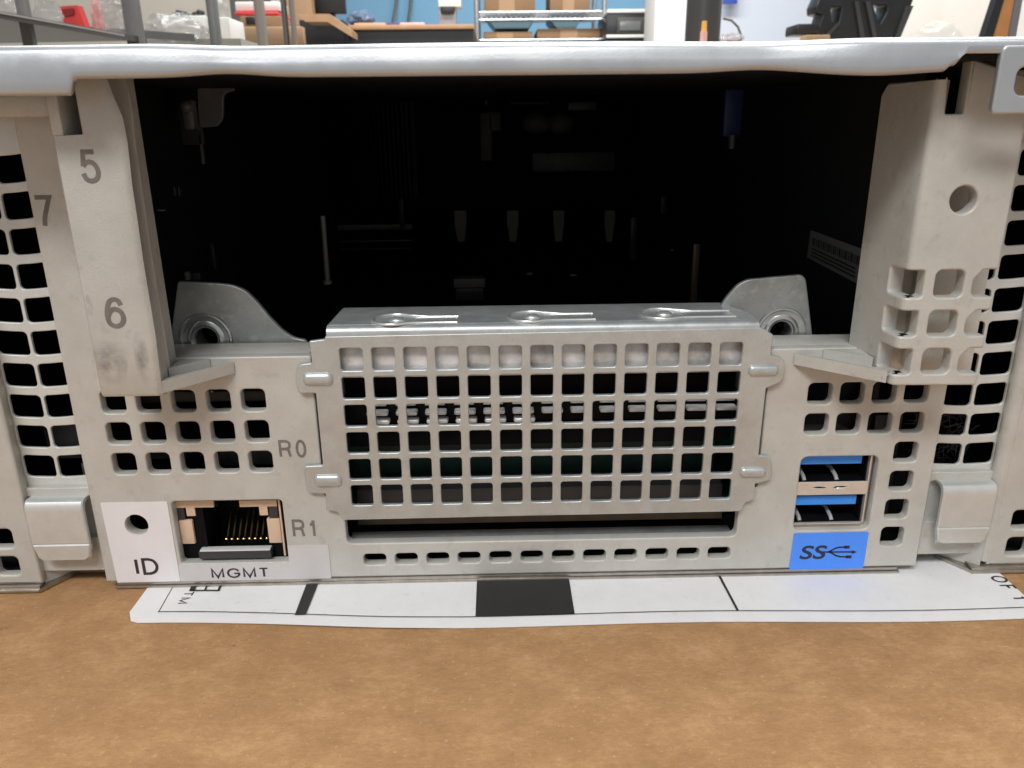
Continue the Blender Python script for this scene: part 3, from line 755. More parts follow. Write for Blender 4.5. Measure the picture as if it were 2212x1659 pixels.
# parts glimpsed through the vents
for x0, x1, z0, z1, y in ((-6.5, -3.6, 3.0, 3.2, 1.2), (-5.2, -4.0, 1.9, 2.2, .9), (-6.4, -5.6, 2.0, 2.25, 1.0), (5.0, 6.5, 2.2, 2.6, 1.3), (6.6, 7.1, .6, 2.7, .8)):
    m = MB(); m.box(x0, x1, y, y+.3, z0, z1, .03); m.build('board_component', dgrey, srv)
for k in range(7):
    m = MB(); m.ball((-5.2+.07*k, .8, 3.1+.06*k), .022, sub=2); m.build('solder_point', nickel, srv)
m = MB(); m.box(-8.1, -7.0, 1.1, 1.2, 2.0, 2.7, .03); m.build('board_component', dgrey, srv)
m = MB(); m.box(-7.5, -7.0, 1.0, 1.05, 1.5, 1.95, .02); m.build('board_component', dim, srv)
fm = MB()
for k in range(170):
    x = 7.3+1.1*random.random(); z = 1.3+1.4*random.random(); a = random.random()*PI
    fm.tube([(x, .9, z), (x+.25*math.cos(a), .9, z+.25*math.sin(a))], .006, 5)
fm.build('cable_braid', dgrey, srv)

# =================================================================== SURFACE AND SCALE CARD
cb = mat('cardboard', (.50, .275, .125), 0, .8)
nt = cb.node_tree; N = nt.nodes; L = nt.links; b = N['Principled BSDF']
tc = N.new('ShaderNodeTexCoord')
def nz(scale, det, rough, st=None, dist=0):
    n = N.new('ShaderNodeTexNoise'); n.inputs['Scale'].default_value = scale; n.inputs['Detail'].default_value = det; n.inputs['Roughness'].default_value = rough
    n.inputs['Distortion'].default_value = dist
    mp = N.new('ShaderNodeMapping'); mp.inputs['Scale'].default_value = st or (1, 1, 1); L.new(tc.outputs['Object'], mp.inputs['Vector']); L.new(mp.outputs['Vector'], n.inputs['Vector']); return n
n1, n2, n3 = nz(.4, 4, .6), nz(1.7, 7, .6, (.75, 1.05, 1)), nz(9, 8, .75, (.6, 1, 1))
def math_(op, a, b_):
    k = N.new('ShaderNodeMath'); k.operation = op
    for i, v in enumerate((a, b_)):
        if isinstance(v, (int, float)): k.inputs[i].default_value = v
        else: L.new(v, k.inputs[i])
    return k.outputs[0]
mixv = math_('ADD', math_('ADD', math_('MULTIPLY', n1.outputs['Fac'], .25), math_('MULTIPLY', n2.outputs['Fac'], .42)), math_('MULTIPLY', n3.outputs['Fac'], .33))
rp = N.new('ShaderNodeValToRGB'); e = rp.color_ramp.elements
e[0].position = .36; e[0].color = (.305, .164, .068, 1); e[1].position = .63; e[1].color = (.49, .29, .138, 1)
k_ = e.new(.5); k_.color = (.38, .21, .092, 1)
L.new(mixv, rp.inputs['Fac']); L.new(rp.outputs['Color'], b.inputs['Base Color'])
n4 = nz(38, 4, .7, (.35, 1, 1)); n5 = nz(90, 3, .6, (1, .4, 1))
gr = math_('ADD', math_('MULTIPLY', n4.outputs['Fac'], .55), math_('MULTIPLY', n5.outputs['Fac'], .45))
gm = N.new('ShaderNodeMapRange'); gm.inputs['From Min'].default_value = .35; gm.inputs['From Max'].default_value = .65; gm.inputs['To Min'].default_value = .84; gm.inputs['To Max'].default_value = 1.16
L.new(gr, gm.inputs['Value'])
vm = N.new('ShaderNodeVectorMath'); vm.operation = 'SCALE'; L.new(rp.outputs['Color'], vm.inputs[0]); L.new(gm.outputs['Result'], vm.inputs['Scale'])
L.new(vm.outputs['Vector'], b.inputs['Base Color'])
speckle(cb, 11, .35, .64, .72, (.62, .4, .22)); speckle(cb, 3.4, .6, .715, .78, (.17, .11, .06))
bp = N.new('ShaderNodeBump'); bp.inputs['Strength'].default_value = .35; bp.inputs['Distance'].default_value = .03
L.new(n3.outputs['Fac'], bp.inputs['Height']); L.new(bp.outputs['Normal'], b.inputs['Normal'])
m = MB(); m.box(-60, 60, -17, 75, -.4, -.012)
tag(m.build('cardboard_sheet', cb), 'brown cardboard sheet lying flat under the silver server', 'cardboard')

def G(x, y): p = atz(x/1.736, y/1.736, 0); return (p.x, p.y)
def wav(x, y):
    e_ = max(0, min(1, (-.55-y)/.85))
    return .012+.05*e_*(max(0, 1-((x+2.6)/1.9)**2) if abs(x+2.6) < 1.9 else 0)*.5
card = thing('scale_card', 'white printed scale card with a black square, sticking out under the server', 'scale card', (1, -.7, 0))
xl_, xr_, yf, yb = -6.2, 8.78, -1.30, 2.2
def front(x): return -1.0-.30*sst(-6.2, -1.5, x)-.03*math.sin((x+2)*.9)-.08*sst(0, 8, x) if x < 9 else -1.4
m = MB(); rows = []
NX = 120
for i in range(NX+1):
    x = xl_+(xr_-xl_)*i/NX; f0 = front(x)
    dl = x-xl_; r = .3
    if dl < r: f0 += r-math.sqrt(max(0, r*r-(r-dl)**2))
    ys_ = [f0+(yb-f0)*(j/16)**1.5 for j in range(17)]
    rows.append([(x, y, wav(x, y)) for y in ys_]+[(x, y, wav(x, y)-.011) for y in ys_[::-1]])
vs = m.loft(rows, True); m.bm.faces.new(vs[0][::-1]); m.bm.faces.new(vs[-1])
m.build('card', paper, card)
def ink(name, pts, mt=blackprint, dz=.0165):
    n = len(pts); mm = MB(); mm.add([(x, y, wav(x, y)+dz) for x, y in pts], [tuple(range(n))]); return mm.build(name, mt, card)
# border line along the front and left
m = MB()
rows = []
for i in range(91):
    x = -5.72+(8.78+5.72)*i/90; f0 = front(x)+.27; rows.append([(x, f0-.009, wav(x, f0)+.0165), (x, f0+.009, wav(x, f0)+.0165)])
m.loft(rows)
m.add([(-5.72, front(-5.7)+.27, .0165), (-5.705, front(-5.7)+.27, .0165), (-5.83, 1.0, .0165), (-5.842, 1.0, .0165)], [(0, 1, 2, 3)])
m.build('border_line', inkd, card)
gl = [G(1795, 2180), G(1795, 2318), G(2152, 2318), G(2132, 2175)]
ys = front(.3)+.275
ink('black_square', [(gl[0][0]-.03, ys), (gl[2][0]+.02, ys), (gl[2][0]+.02, .6), (gl[0][0]-.03, .6)])
a, b_ = G(1150, 2194), G(1193, 2194); c, d = G(1142, 2325), G(1101, 2325)
ink('black_bar', [(d[0], front(-3)+.275), (c[0], front(-3)+.275), (b_[0]+.0, .0), (b_[0]-.02, .4), (a[0]-.02, .4), (a[0], .0)])
a, b_ = G(2700, 2163), G(2772, 2306)
ink('thin_line', [(b_[0]-.02, front(3.6)+.275), (b_[0]+.02, front(3.6)+.275), (a[0]+.0, .3), (a[0]-.045, .3)])
GG = lambda x, y: G(300+x/2.212, 2100+y/2.212)
for q in ([(905, 268), (1155, 268), (1158, 258), (918, 258)], [(905, 268), (950, 268), (985, 190), (940, 190)], [(1030, 262), (1044, 262), (1075, 190), (1060, 190)], [(1140, 266), (1158, 266), (1190, 190), (1170, 190)], [(935, 208), (1185, 208), (1189, 196), (940, 196)]):
    ink('logo_outline', [GG(*p) for p in q])
def gtext(name, s, x0, x1, y0, y1, w=.13, gap=.2):
    """reads towards the camera: letters' tops point to +x"""
    me = stroke_text(s, w, gap)
    for v in me.vertices:
        u, h, d_ = v.co; v.co = (x0+(x1-x0)*h, y1+(y0-y1)*u, .0145+.002*d_)
    return link(name, me, inkd, card)
p, q = GG(850, 363), GG(880, 285)
gtext('printed_letters', 'TM', GG(810, 355)[0], GG(880, 355)[0]+.05, p[1]-.02, q[1]+.05)
T = lambda x, y: G(3240+x/3.687, 2050+y/3.687)
p0, p1 = T(1640, 345), T(1860, 345); p2 = T(2040, 725)
gtext('printed_letters', '1 OF 1', T(1870, 560)[0], T(2145, 610)[0]+.0, p2[1]-.02, T(1640, 318)[1]+.05, .16, .32)

# =================================================================== BACKGROUND (workshop beyond the lid)
FZ = -75.
wood = mat('desk_wood', (.40, .235, .125), 0, .5, .1, .3)
kraft = mat('kraft_box', (.26, .155, .08), 0, .75, .1, .1)
kraft2 = mat('kraft_box_light', (.36, .225, .125), 0, .75, .08, .1)
steelg = mat('rack_grey', (.13, .13, .125), .3, .5, .1, .3)
rackb = mat('rack_dark', (.07, .065, .06), .2, .5)
chrome = mat('chrome_wire', (.5, .52, .54), .9, .3)
bwall = mat('blue_paint', (.20, .42, .62), 0, .7, .03, .01)
wwall = mat('white_paint', (.72, .77, .86), 0, .7, .02, .01)
brickw = mat('white_block_paint', (.74, .69, .62), 0, .7, .05, .05, .5, .3)
bei = mat('beige_paint', (.36, .33, .28), 0, .7, .05, .02)
whitep = mat('white_plastic', (.75, .74, .70), 0, .4, .03, .1)
blk = mat('black_coat', (.02, .02, .021), .1, .35, .2, .2)
redm = mat('red_plastic', (.62, .05, .05), 0, .35, .1, .3)
bagm = bpy.data.materials.new('clear_film'); bagm.use_nodes = True
nt = bagm.node_tree; b = nt.nodes['Principled BSDF']; b.inputs['Base Color'].default_value = (.42, .41, .40, 1); b.inputs['Roughness'].default_value = .1
b.inputs['Alpha'].default_value = .38; b.inputs['Specular IOR Level'].default_value = .9
tc_ = nt.nodes.new('ShaderNodeTexCoord'); nn = nt.nodes.new('ShaderNodeTexNoise'); nn.inputs['Scale'].default_value = .35; nn.inputs['Detail'].default_value = 3
bb = nt.nodes.new('ShaderNodeBump'); bb.inputs['Strength'].default_value = .8; bb.inputs['Distance'].default_value = 2
nt.links.new(tc_.outputs['Object'], nn.inputs['Vector']); nt.links.new(nn.outputs['Fac'], bb.inputs['Height']); nt.links.new(bb.outputs['Normal'], b.inputs['Normal'])

def bb_(mb, x0, y0, x1, y1, Y, d, bev=0., zmin=None):
    p, q = at(x0, y1, Y), at(x1, y0, Y); ym = max(15, min(75, (y0+y1)/2)); p.x, q.x = at(x0, ym, Y).x, at(x1, ym, Y).x
    mb.box(p.x, q.x, Y, Y+d, p.z if zmin is None else zmin, q.z, bev); return mb
def bg(name, x0, y0, x1, y1, Y, d, mt, label=None, cat=None, zmin=None, bev=.3, parent=None, group=None):
    m = MB(); bb_(m, x0, y0, x1, y1, Y, d, bev, zmin); o = m.build(name, mt, parent)
    if label: tag(o, label, cat, group)
    return o
# room shell
m = MB(); m.box(-500, 500, -300, 700, FZ-1, FZ); struct(m.build('floor', mat('floor_grey', (.3, .29, .28), 0, .6, .05, .02)))
def wall(name, x0, x1, Y, mt, top=260):
    a, b__ = at(x0, 50, Y).x, at(x1, 50, Y).x; m = MB(); m.box(a, b__, Y, Y+10, FZ, top); return struct(m.build(name, mt))
wall('blue_wall', 640, 1500, 520, bwall); wall('white_wall', 1484, 1960, 470, wwall); wall('block_wall', 1930, 2700, 330, brickw); wall('beige_wall', -500, 640, 380, bei)

# -- metal rack on the left with its bags
rack = thing('storage_rack', 'dark grey metal storage rack holding clear bags at the left edge', 'rack', (at(58, 40, 92).x, 92, FZ))
zs = at(0, 33, 86).z
pa, pb = at(-160, 40, 70), at(305, 75, 113)
m = MB()
def rail(mb, xa, ya, xb, yb, z0, z1, w):
    d = Vector((xb-xa, yb-ya)).normalized(); n = Vector((-d.y, d.x))*w
    mb.prism([(xa, ya), (xb, yb), (xb+n.x, yb+n.y), (xa+n.x, ya+n.y)], 'z', z0, z1)
a = at(-160, 0, 72); c = at(305, 0, 113)
rail(m, a.x, a.y, c.x, c.y, zs-.75, zs, .3); m.build('shelf_rail', rackb, rack)
m = MB(); rail(m, a.x+.3, a.y+.5, c.x, c.y+.5, zs-.3, zs-.1, 32); m.build('shelf_board', mat('shelf_grey', (.3, .29, .27), 0, .6), rack)
for x0, x1, Y in ((47, 71, 90.5), (272, 308, 111.5)):
    m = MB(); p, q = at(x0, 40, Y), at(x1, 40, Y); m.box(p.x, q.x, Y-.9, Y, FZ, 45, .1); m.build('upright', steelg, rack)
m = MB(); p, q = at(40, 47, 120), at(420, 72, 140); rail(m, p.x, 120, q.x, 140, p.z-1.2, p.z, .4); m.build('back_rail', steelg, rack)
def bag(name, cx, cy, Y, rx, rz, mt, label, cat, seed, group=None):
    p = at(cx, cy, Y); b = bmesh.new(); bmesh.ops.create_icosphere(b, subdivisions=4, radius=1)
    for v in b.verts:
        d = v.co.normalized(); k = 1+.35*noise.noise(d*1.6+Vector((seed, 0, 0)))+.22*abs(noise.noise(d*4+Vector((0, seed, 0))))
        v.co = Vector((d.x*rx*k, d.y*rx*.7*k, max(d.z*rz*k, -rz*.9)))+p
    m = MB(); m.merge(b); return tag(m.build(name, mt, None, 25), label, cat, group)
def unit(Y): return (at(1206, 40, Y)-at(1106, 40, Y)).length/100
u = unit(98)
def sitbag(name, cx, Y, rx, h, mt, label, cat, seed):
    u = unit(Y); p = at(cx, 0, Y); b = bmesh.new(); bmesh.ops.create_icosphere(b, subdivisions=4, radius=1)
    for v in b.verts:
        d = v.co.normalized(); k = 1+.35*noise.noise(d*1.6+Vector((seed, 0, 0)))+.25*abs(noise.noise(d*4+Vector((0, seed, 0))))
        z = max(d.z*k, -.8); v.co = Vector((d.x*rx*u*k, d.y*rx*u*.6*k, (z+.8)*h*u/1.8))+Vector((p.x, Y, zs))
    m = MB(); m.merge(b); return tag(m.build(name, mt, None, 25), label, cat)
sitbag('plastic_bag', 18, 96, 34, 70, bagm, 'crumpled clear bag on the rack, leftmost beside the first upright', 'bag', 1.)
sitbag('plastic_bag', 98, 100, 28, 66, bagm, 'clear crumpled bag just right of the first rack upright', 'bag', 2.3)
sitbag('plastic_bag', 238, 112, 34, 74, bagm, 'clear bag of small parts beside the thick rack upright', 'bag', 4.1)
m = MB(); p = at(157, 50, 104); u = unit(104)
m.prism([(p.x-24*u, zs+50*u), (p.x+16*u, zs+52*u), (p.x+28*u, zs), (p.x-17*u, zs+2*u)], 'y', 104, 105.5)
rp_ = tag(m.build('red_package', redm), 'small bright red package on the metal rack between clear bags', 'package')
m = MB(); m.prism([(p.x-16*u, zs+44*u), (p.x+8*u, zs+46*u), (p.x+8*u, zs+34*u), (p.x-14*u, zs+30*u)], 'y', 103.7, 103.95); m.build('package_window', mat('dark_red', (.22, .02, .02), 0, .2), rp_)
sitbag('small_bag', 205, 107, 13, 64, mat('pink_film', (.55, .3, .28), 0, .2, .3, .4), 'pinkish wrapped bag standing right of the red package', 'bag', 6.2)

# -- white bins on a bench behind the rack
zb_ = at(400, 92, 170).z
bench = thing('side_bench', 'low grey bench under the white bins', 'bench', (at(430, 90, 165).x, 175, FZ))
m = MB(); p, q = at(330, 92, 165), at(530, 92, 165); m.box(p.x, q.x, 162, 200, zb_-4, zb_); m.build('bench_top', bei, bench)
for x in (p.x+3, q.x-3):
    for y in (166, 196): m = MB(); m.box(x-2, x+2, y-2, y+2, FZ, zb_-4); m.build('leg', steelg, bench)
bin_ = thing('white_bin', 'white plastic bin with a black gadget lying on top', 'bin', (at(400, 90, 170).x, 172, zb_))
bg('bin_body', 352, 33, 447, 95, 168, 16, whitep, zmin=zb_, parent=bin_)
p = at(398, 26, 172); m = MB(); u = unit(172)
for k in range(7):
    m.ball((p.x+(k-3)*9*u, 174, at(400, 33, 168).z+(6+5*math.sin(k*1.3))*u), 9*u, (1.1, .8, .9), 2)
tag(m.build('black_gadget', blk), 'black tangled gadget lying on top of the wide white bin', 'gadget')
bg('white_bin', 461, 37, 498, 95, 166, 10, whitep, 'narrow white bin right of the third rack post', 'bin', zmin=zb_)
bag('plastic_bag', 375, 74, 158, 6.0, 3.4, bagm, 'clear bag lying low in front of the wide white bin', 'bag', 8.)
bag('plastic_bag', 473, 22, 170, 1.9, 2.2, bagm, 'small clear bag sitting on the narrow white bin', 'bag', 9.)
for x0, x1, lb_ in ((444, 463, 'slim grey upright standing in front of the white bins'), (547, 565, 'thin brownish upright in front of the brown carton')):
    bg('metal_upright', x0, -120, x1, 90, 150, 2.5, steelg if x0 < 500 else mat('brown_grey', (.2, .17, .14), .1, .5), lb_, 'upright', zmin=FZ)
bg('dark_locker', 497, -60, 545, 95, 330, 30, rackb, 'dark locker standing behind the brown carton', 'locker', zmin=FZ)  # plain box in one even dark colour

# -- cartons and desk
ds = at(700, 92, 300).z
carton = thing('carton', 'brown carton with a dark hand hole behind the thin posts', 'box', (at(565, 90, 240).x, 245, at(565, 95, 240).z-6))
bg('carton_body', 521, 34, 610, 98, 240, 24, kraft, parent=carton)
bg('hand_hole', 531, 36, 560, 53, 239.7, .25, blk, parent=carton, bev=.05)
bg('carton_flap', 521, 57, 655, 98, 236, 3, kraft2, parent=carton)
bg('white_packet', 508, 3, 604, 24, 246, 10, whitep, 'flat white packet on a red tray above the brown carton', 'packet')
bg('red_tray', 506, 24.5, 600, 33.5, 244, 16, redm, 'shallow red tray stacked on the brown carton', 'tray')
bg('brown_frame', 606, -80, 616, 92, 200, 2, rackb, 'slim dark brown post left of the desk, first of a pair', 'post', zmin=FZ)
bg('brown_frame', 624, -80, 633, 92, 200, 2, mat('warm_grey', (.16, .13, .11), .1, .5), 'slim warm grey post standing closest to the desk', 'post', zmin=FZ)
bg('kraft_panel', 616, -30, 675, 96, 330, 6, kraft, 'tall brown board leaning upright behind the desk end', 'board', zmin=FZ)
desk = thing('work_desk', 'long wooden desk with a dark underside along the blue wall', 'desk', (at(830, 60, 330).x, 350, FZ))
zt_ = at(900, 53, 330).z
pL, pR = at(640, 53, 330), at(1024, 53, 330)
m = MB(); m.box(pL.x, pR.x, 330, 420, zt_-1.7, zt_, .2); m.build('desk_top', wood, desk)
m = MB(); m.box(pL.x+1, pR.x-.5, 332, 334, zt_-13, zt_-1.7); m.build('apron', blk, desk)
for x in (pL.x+5, pR.x-6):
    for y in (338, 412): m = MB(); m.box(x-3, x+3, y-3, y+3, FZ, zt_-1.8); m.build('leg', blk, desk)
m = MB()
p, q, r, s_ = at(640, 30, 300), at(712, 30, 300), at(760, 66, 300), at(648, 66, 300)
m.prism([(p.x, p.z), (q.x, q.z), (r.x, r.z), (r.x, r.z-2.2), (q.x-1, q.z-2.6), (p.x+3, p.z-2.6)], 'y', 300, 312)
tag(m.build('slanted_board', wood), 'light wooden board sloping down onto the desk end', 'board')
bg('dark_crate', 648, 42, 742, 96, 315, 12, blk, 'black open crate below the sloping wooden board', 'crate')
mon = thing('monitor', 'black monitor whose lower corner shows at the top over the desk', 'monitor', (at(712, 30, 340).x, 345, zt_))
bg('screen', 677, -90, 745, 29, 340, 4, blk, parent=mon)
p = at(712, 29, 346); m = MB(); m.box(p.x-2, p.x+2, 345, 349, zt_, p.z+8); m.box(p.x-9, p.x+9, 340, 354, zt_, zt_+1, .2); m.build('stand', blk, mon)
# things on the desk
wrap = bag('cable_coil', 780, 42, 360, 5.2, 3.2, mat('grey_blue', (.1, .14, .22), 0, .4), 'dark coiled cable heap on the desk under the monitor corner', 'cable', 11.)
for x0, x1, mm, lb_ in ((768, 835, mat('orange_pad', (.6, .32, .18), 0, .6), 'orange flat pad on the left part of the desk'), (866, 918, mat('pink_pad', (.68, .42, .38), 0, .6), 'pale pink pad lying mid desk'), (838, 862, mat('purple_cloth', (.1, .06, .16), 0, .7), 'small dark purple cloth between two pads on the desk')):
    m = MB(); p, q = at(x0, 50, 340), at(x1, 50, 340); m.box(p.x, q.x, 336, 352, zt_+.02, zt_+1.4, .3); tag(m.build('desk_pad' if 'pad' in lb_ else 'cloth', mm), lb_, 'pad' if 'pad' in lb_ else 'cloth')
dev = thing('desk_device', 'grey and black instrument standing on the desk against the blue wall', 'instrument', (at(970, 50, 350).x, 352, zt_))
bg('device_body', 948, 16, 985, 52, 348, 8, mat('grey_case', (.3, .31, .32), .2, .4), zmin=zt_, parent=dev)
bg('device_head', 947, -40, 996, 15, 347, 10, whitep, parent=dev); bg('device_screen', 952, 14, 982, 30, 346.6, .5, blk, parent=dev, bev=.1)
for x0, y0, x1, y1, lb_ in ((858, -20, 848, 50, 'thin grey cable hanging down the blue wall, left one'), (888, -20, 881, 50, 'thin dark cable hanging down the blue wall beside the instrument')):
    m = MB(); m.tube([at(x0, y0, 515), at((x0+x1)/2+2, (y0+y1)/2, 515), at(x1, y1, 512)], .9, 8); tag(m.build('cable', steelg), lb_, 'cable')
# wire shelf with cartons
Y = 400
sh = thing('wire_shelf', 'chrome wire shelf unit with brown cartons against the blue wall', 'shelf', (at(1168, 60, Y).x, Y+20, FZ))
for x in (1030, 1305):
    for dy in (0, 42):
        p = at(x, 40, Y); m = MB(); m.cyl((p.x, Y+dy, FZ), (p.x, Y+dy, 130), 1.3, n=14); m.build('upright', chrome, sh)
z1 = at(1168, 33, Y).z; z2 = at(1168, 93, Y).z; pa, pb = at(1030, 33, Y), at(1305, 33, Y)
for z in (z1, z2):
    m = MB(); m.cyl((pa.x, Y, z+1.5), (pb.x, Y, z+1.5), .4, n=8); m.cyl((pa.x, Y, z-1.8), (pb.x, Y, z-1.8), .4, n=8)
    n = 26
    for k in range(n):
        x0, x1 = pa.x+(pb.x-pa.x)*k/n, pa.x+(pb.x-pa.x)*(k+1)/n; m.tube([(x0, Y, z-1.5), ((x0+x1)/2, Y, z+1.2), (x1, Y, z-1.5)], .35, 5)
    for k in range(14):
        y_ = Y+42*k/13; m.cyl((pa.x, y_, z+1.4), (pb.x, y_, z+1.4), .3, n=6)
    m.build('wire_deck', chrome, sh)
def box_on(x0, x1, y0, z, mt, label, tape=None, dY=4, d=34):
    p, q = at(x0, y0, Y+dY), at(x1, y0, Y+dY); p.x, q.x = at(x0, 40, Y+dY).x, at(x1, 40, Y+dY).x; t = thing('carton', label, 'box', ((p.x+q.x)/2, Y+dY+d/2, z+1.8), 'cartons on the wire shelf')
    m = MB(); m.box(p.x, q.x, Y+dY, Y+dY+d, z+1.8, max(p.z, q.z), .4); m.build('carton_body', mt, t)
    if tape:
        p2, q2 = at(tape[0], 40, Y+dY), at(tape[1], 40, Y+dY); m = MB(); m.box(p2.x, q2.x, Y+dY-.25, Y+dY-.02, z+1.9, max(p.z, q.z)-.3); m.build('tape', kraft2, t)
box_on(1046, 1156, -60, z1, kraft, 'wide brown carton on the upper wire shelf, left of the gap', (1078, 1112))
box_on(1188, 1274, -60, z1, kraft, 'tall brown carton on the upper wire shelf, right of the gap', (1215, 1240))
box_on(1044, 1150, 69, z2, kraft, 'low brown carton on the lower wire shelf, left one', (1072, 1108))
box_on(1160, 1300, 62, z2, kraft, 'long brown carton on the lower wire shelf, right one', (1210, 1248))
for x0, x1, lb_ in ((1052, 1155, 'dark teal bin hanging under the upper wire shelf, wider one'), (1186, 1258, 'dark teal bin hanging under the upper wire shelf, narrower one')):
    p, q = at(x0, 38, Y+6), at(x1, 61, Y+6); m = MB(); m.prism([(p.x, p.z), (q.x, p.z), (q.x-3, q.z), (p.x+4, q.z)], 'y', Y+6, Y+36)
    tag(m.build('teal_bin', mat('teal_plastic', (.10, .17, .2), 0, .4)), lb_, 'bin')
# microwave
Y = 380; st = thing('steel_cabinet', 'grey cabinet carrying the black microwave', 'cabinet', (at(1360, 90, Y).x, Y+20, FZ))
zc = at(1360, 88, Y).z; m = MB(); p, q = at(1306, 88, Y), at(1414, 88, Y); m.box(p.x, q.x, Y-2, Y+40, FZ, zc, .4); m.build('cabinet_body', steelg, st)
mw = thing('microwave', 'black microwave with white strips beside the white column', 'microwave', ((p.x+q.x)/2, Y+18, zc))
bg('oven_body', 1310, 29, 1409, 88, Y, 34, blk, zmin=zc+.01, parent=mw)
bg('oven_top', 1312, 19, 1404, 28, Y-.5, 34, whitep, parent=mw); bg('door', 1333, 37, 1406, 72, Y-1.4, 1.2, rackb, parent=mw)
bg('door_window', 1339, 45, 1384, 66, Y-1.8, .35, mat('smoked_glass', (.16, .17, .17), 0, .2), parent=mw, bev=.1); bg('trim_strip', 1310, 74, 1404, 82, Y-1.6, 1.4, whitep, parent=mw, bev=.2)
# white column, black cylinder, candle-like bottle, loop of cable
bg('white_column', 1415, -150, 1484, 96, 340, 24, mat('column_white', (.7, .67, .64), 0, .6, .03, .05), 'broad white painted column right of the microwave', 'column', zmin=FZ, bev=.8)
Y = 250; zt_ = at(1520, 113, Y).z
tb = thing('small_table', 'small table under the tall black cylinder', 'table', (at(1530, 92, Y).x, Y, FZ))
p, q = at(1478, 92, Y-20), at(1640, 92, Y-20); m = MB(); m.box(p.x, q.x, Y-22, Y+26, zt_-2, zt_); m.build('table_top', wood, tb)
for x in (p.x+2, q.x-2):
    for y in (Y-19, Y+23): m = MB(); m.box(x-1.5, x+1.5, y-1.5, y+1.5, FZ, zt_-2.02); m.build('leg', steelg, tb)
p, q = at(1480, 92, Y), at(1553, 92, Y); xc, R = (p.x+q.x)/2, (q.x-p.x)/2
m = MB(); m.cyl((xc, Y, zt_+.02), (xc, Y, zt_+45), R, n=40); tag(m.build('black_cylinder', mat('black_gloss', (.05, .05, .05), .2, .42)), 'tall black drum standing next to the white column', 'cylinder')
p = at(1519, 92, Y-18); u = unit(Y-18)
bt = thing('small_bottle', 'small pink bottle with an orange cap before the black drum', 'bottle', (p.x, Y-18, zt_))
m = MB(); m.cyl((p.x, Y-18, zt_), (p.x, Y-18, zt_+32*u), 7.5*u, n=16); m.build('bottle_body', mat('pink_bottle', (.75, .45, .4), 0, .4), bt)
m = MB(); m.cyl((p.x, Y-18, zt_+32*u), (p.x, Y-18, zt_+53*u), 6*u, 5*u, n=16); m.build('cap', mat('orange_cap', (.8, .42, .08), 0, .4), bt)
m = MB(); m.tube([at(1562, 40, Y), at(1580, 44, Y), at(1594, 58, Y), at(1600, 74, Y), at(1602, 86, Y), at(1590, 90, Y), at(1570, 89, Y)], .35, 8)
tag(m.build('cable_loop', steelg), 'thin grey cable looping down beside the black drum', 'cable')
bag('plastic_bag', 1580, 84, Y-4, 3.6, 1.6, bagm, 'small clear bag at the foot of the black drum', 'bag', 14.)
bg('blue_poster', 1562, -40, 1592, 8, 462, 2, mat('deep_blue', (.05, .12, .5), 0, .5), 'small deep blue panel high on the white wall', 'panel', bev=.1)
# black A-frame stand
Y = 190; w = lambda x, y: (at(1475+x/3, y/3, Y).x, at(1475+x/3, y/3, Y).z)
o1 = [w(*p) for p in ((860, 40), (905, -60), (1520, -60), (1480, 40), (1390, 245), (1330, 300), (830, 300), (860, 230), (905, 95), (862, 85))]
h1 = [w(*p) for p in ((965, 42), (1030, 38), (1008, 148), (965, 138))]; h2 = [w(*p) for p in ((1235, 30), (1325, 30), (1320, 75), (1276, 155))]
tool = thing('black_stand', 'black angular stand with cut-out windows before the white wall', 'stand', (w(1150, 300)[0], Y, w(1150, 300)[1]))
m = MB(); m.mesh(plate_mesh([rnd(o1, .3), rnd(h1, .4), rnd(h2, .4)], Y, 6, .4)); m.build('stand_frame', blk, tool)
m = MB()
for q in ([(985, 160), (1010, 160), (880, 300), (850, 300)], [(1105, 10), (1130, 10), (1180, 300), (1150, 300)], [(1175, 10), (1205, 10), (1260, 300), (1235, 300)], [(1440, 40), (1485, 40), (1400, 245), (1350, 290)]):
    m.prism([w(*p) for p in q], 'y', Y-.8, Y-.02)
m.build('stand_rib', mat('rib_grey', (.05, .05, .05), .1, .4), tool)
p, q = w(725, 225), w(880, 155); m = MB(); m.box(p[0], q[0], Y-1, Y+7, p[1], q[1], .4); m.build('side_arm', blk, tool)
zt_ = w(1150, 290)[1]; bg_t = thing('back_bench', 'bench carrying the black stand and the clear dome', 'bench', (w(1300, 300)[0], Y, FZ))
p, q = w(700, 300), w(2500, 300); m = MB(); m.box(p[0], q[0], Y-14, Y+40, zt_-4, zt_-.05); m.build('bench_top', bei, bg_t)
for x in (p[0]+3, q[0]-3):
    for y in (Y-10, Y+36): m = MB(); m.box(x-2, x+2, y-2, y+2, FZ, zt_-4.02); m.build('leg', steelg, bg_t)
bg('small_carton', 1475+800/3, 225/3, 1475+960/3, 99, Y-6, 4, kraft2, 'small tan carton at the foot of the black stand', 'box')
pd = w(1750, 275); m = MB(); u = unit(Y)
b = bmesh.new(); bmesh.ops.create_icosphere(b, subdivisions=4, radius=1)
for v in b.verts:
    d = v.co.normalized(); k = 1+.15*noise.noise(d*2.2+Vector((3, 1, 0))); v.co = Vector((pd[0]+d.x*60*u*k, Y+8+d.y*40*u*k, max(zt_, zt_+5*u+d.z*48*u*k)))
m.merge(b); film2 = bagm.copy(); film2.name = 'thin_film'; film2.node_tree.nodes['Principled BSDF'].inputs['Alpha'].default_value = .22; film2.node_tree.nodes['Principled BSDF'].inputs['Base Color'].default_value = (.6, .6, .58, 1)
tag(m.build('clear_dome', film2, None, 30), 'rumpled clear dome shaped bag before the white block wall', 'bag')
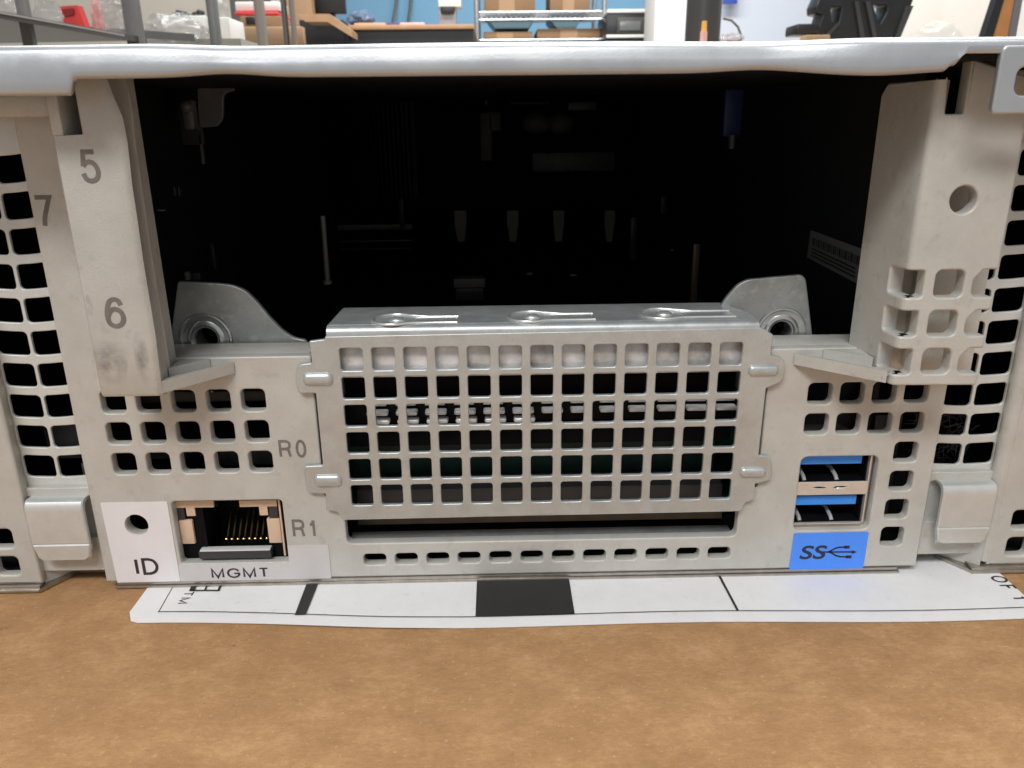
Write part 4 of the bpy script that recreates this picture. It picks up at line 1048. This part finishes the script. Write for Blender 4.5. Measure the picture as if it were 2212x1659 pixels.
# folding rule / level leaning at the right edge
Y = 150
lev = thing('leaning_board', 'orange brown board with a black edge leaning at the right', 'board', (at(2170, 90, Y).x, Y, at(2170, 95, Y).z))
for pts, mt, nm, y0 in ((((1950, 245), (2010, 245), (2100, -60), (2050, -60)), blk, 'black_edge', Y), (((2012, 245), (2110, 245), (2165, -60), (2102, -60)), mat('orange_wood', (.5, .22, .07), 0, .5, .1, .3), 'wood_face', Y+.3), (((2112, 245), (2160, 245), (2215, -60), (2167, -60)), mat('rule_grey', (.2, .19, .2), .2, .4), 'rule_strip', Y+.1)):
    m = MB(); L_ = [(at(1475+x/3, y/3, Y).x, at(1475+x/3, y/3, Y).z) for x, y in pts]
    a, b__, c, d = L_; k = .2
    L_ = [(a[0]+(a[0]-d[0])*k, a[1]+(a[1]-d[1])*k), (b__[0]+(b__[0]-c[0])*k, b__[1]+(b__[1]-c[1])*k), c, d]
    m.prism(L_, 'y', y0, Y+2); m.build(nm, mt, lev)

# =================================================================== LIGHT
w_ = bpy.data.worlds.new('World'); S.world = w_; w_.use_nodes = True
bgn = w_.node_tree.nodes['Background']; bgn.inputs['Color'].default_value = (.97, .985, 1, 1); bgn.inputs['Strength'].default_value = .42
def lamp(name, loc, target, sx, sy, energy, col=(1, .985, .965)):
    l = bpy.data.lights.new(name, 'AREA'); l.shape = 'RECTANGLE'; l.size = sx; l.size_y = sy; l.energy = energy; l.color = col
    o = bpy.data.objects.new(name, l); COL.objects.link(o); o.location = loc
    o.rotation_euler = (Vector(target)-Vector(loc)).to_track_quat('-Z', 'Y').to_euler(); return o
lamp('ceiling_lamp', (-55, -150, 190), (0, 0, 0), 150, 40, 430000)
lamp('ceiling_lamp', (50, 15, 230), (40, 0, 0), 180, 40, 230000)
lamp('ceiling_lamp', (-60, 230, 250), (-60, 260, 0), 240, 60, 900000)
lamp('ceiling_lamp', (130, 230, 250), (130, 260, 0), 240, 60, 900000)
S.view_settings.view_transform = 'Standard'; S.view_settings.look = 'None'; S.view_settings.exposure = .08; S.view_settings.gamma = 1
S.render.engine = 'CYCLES'
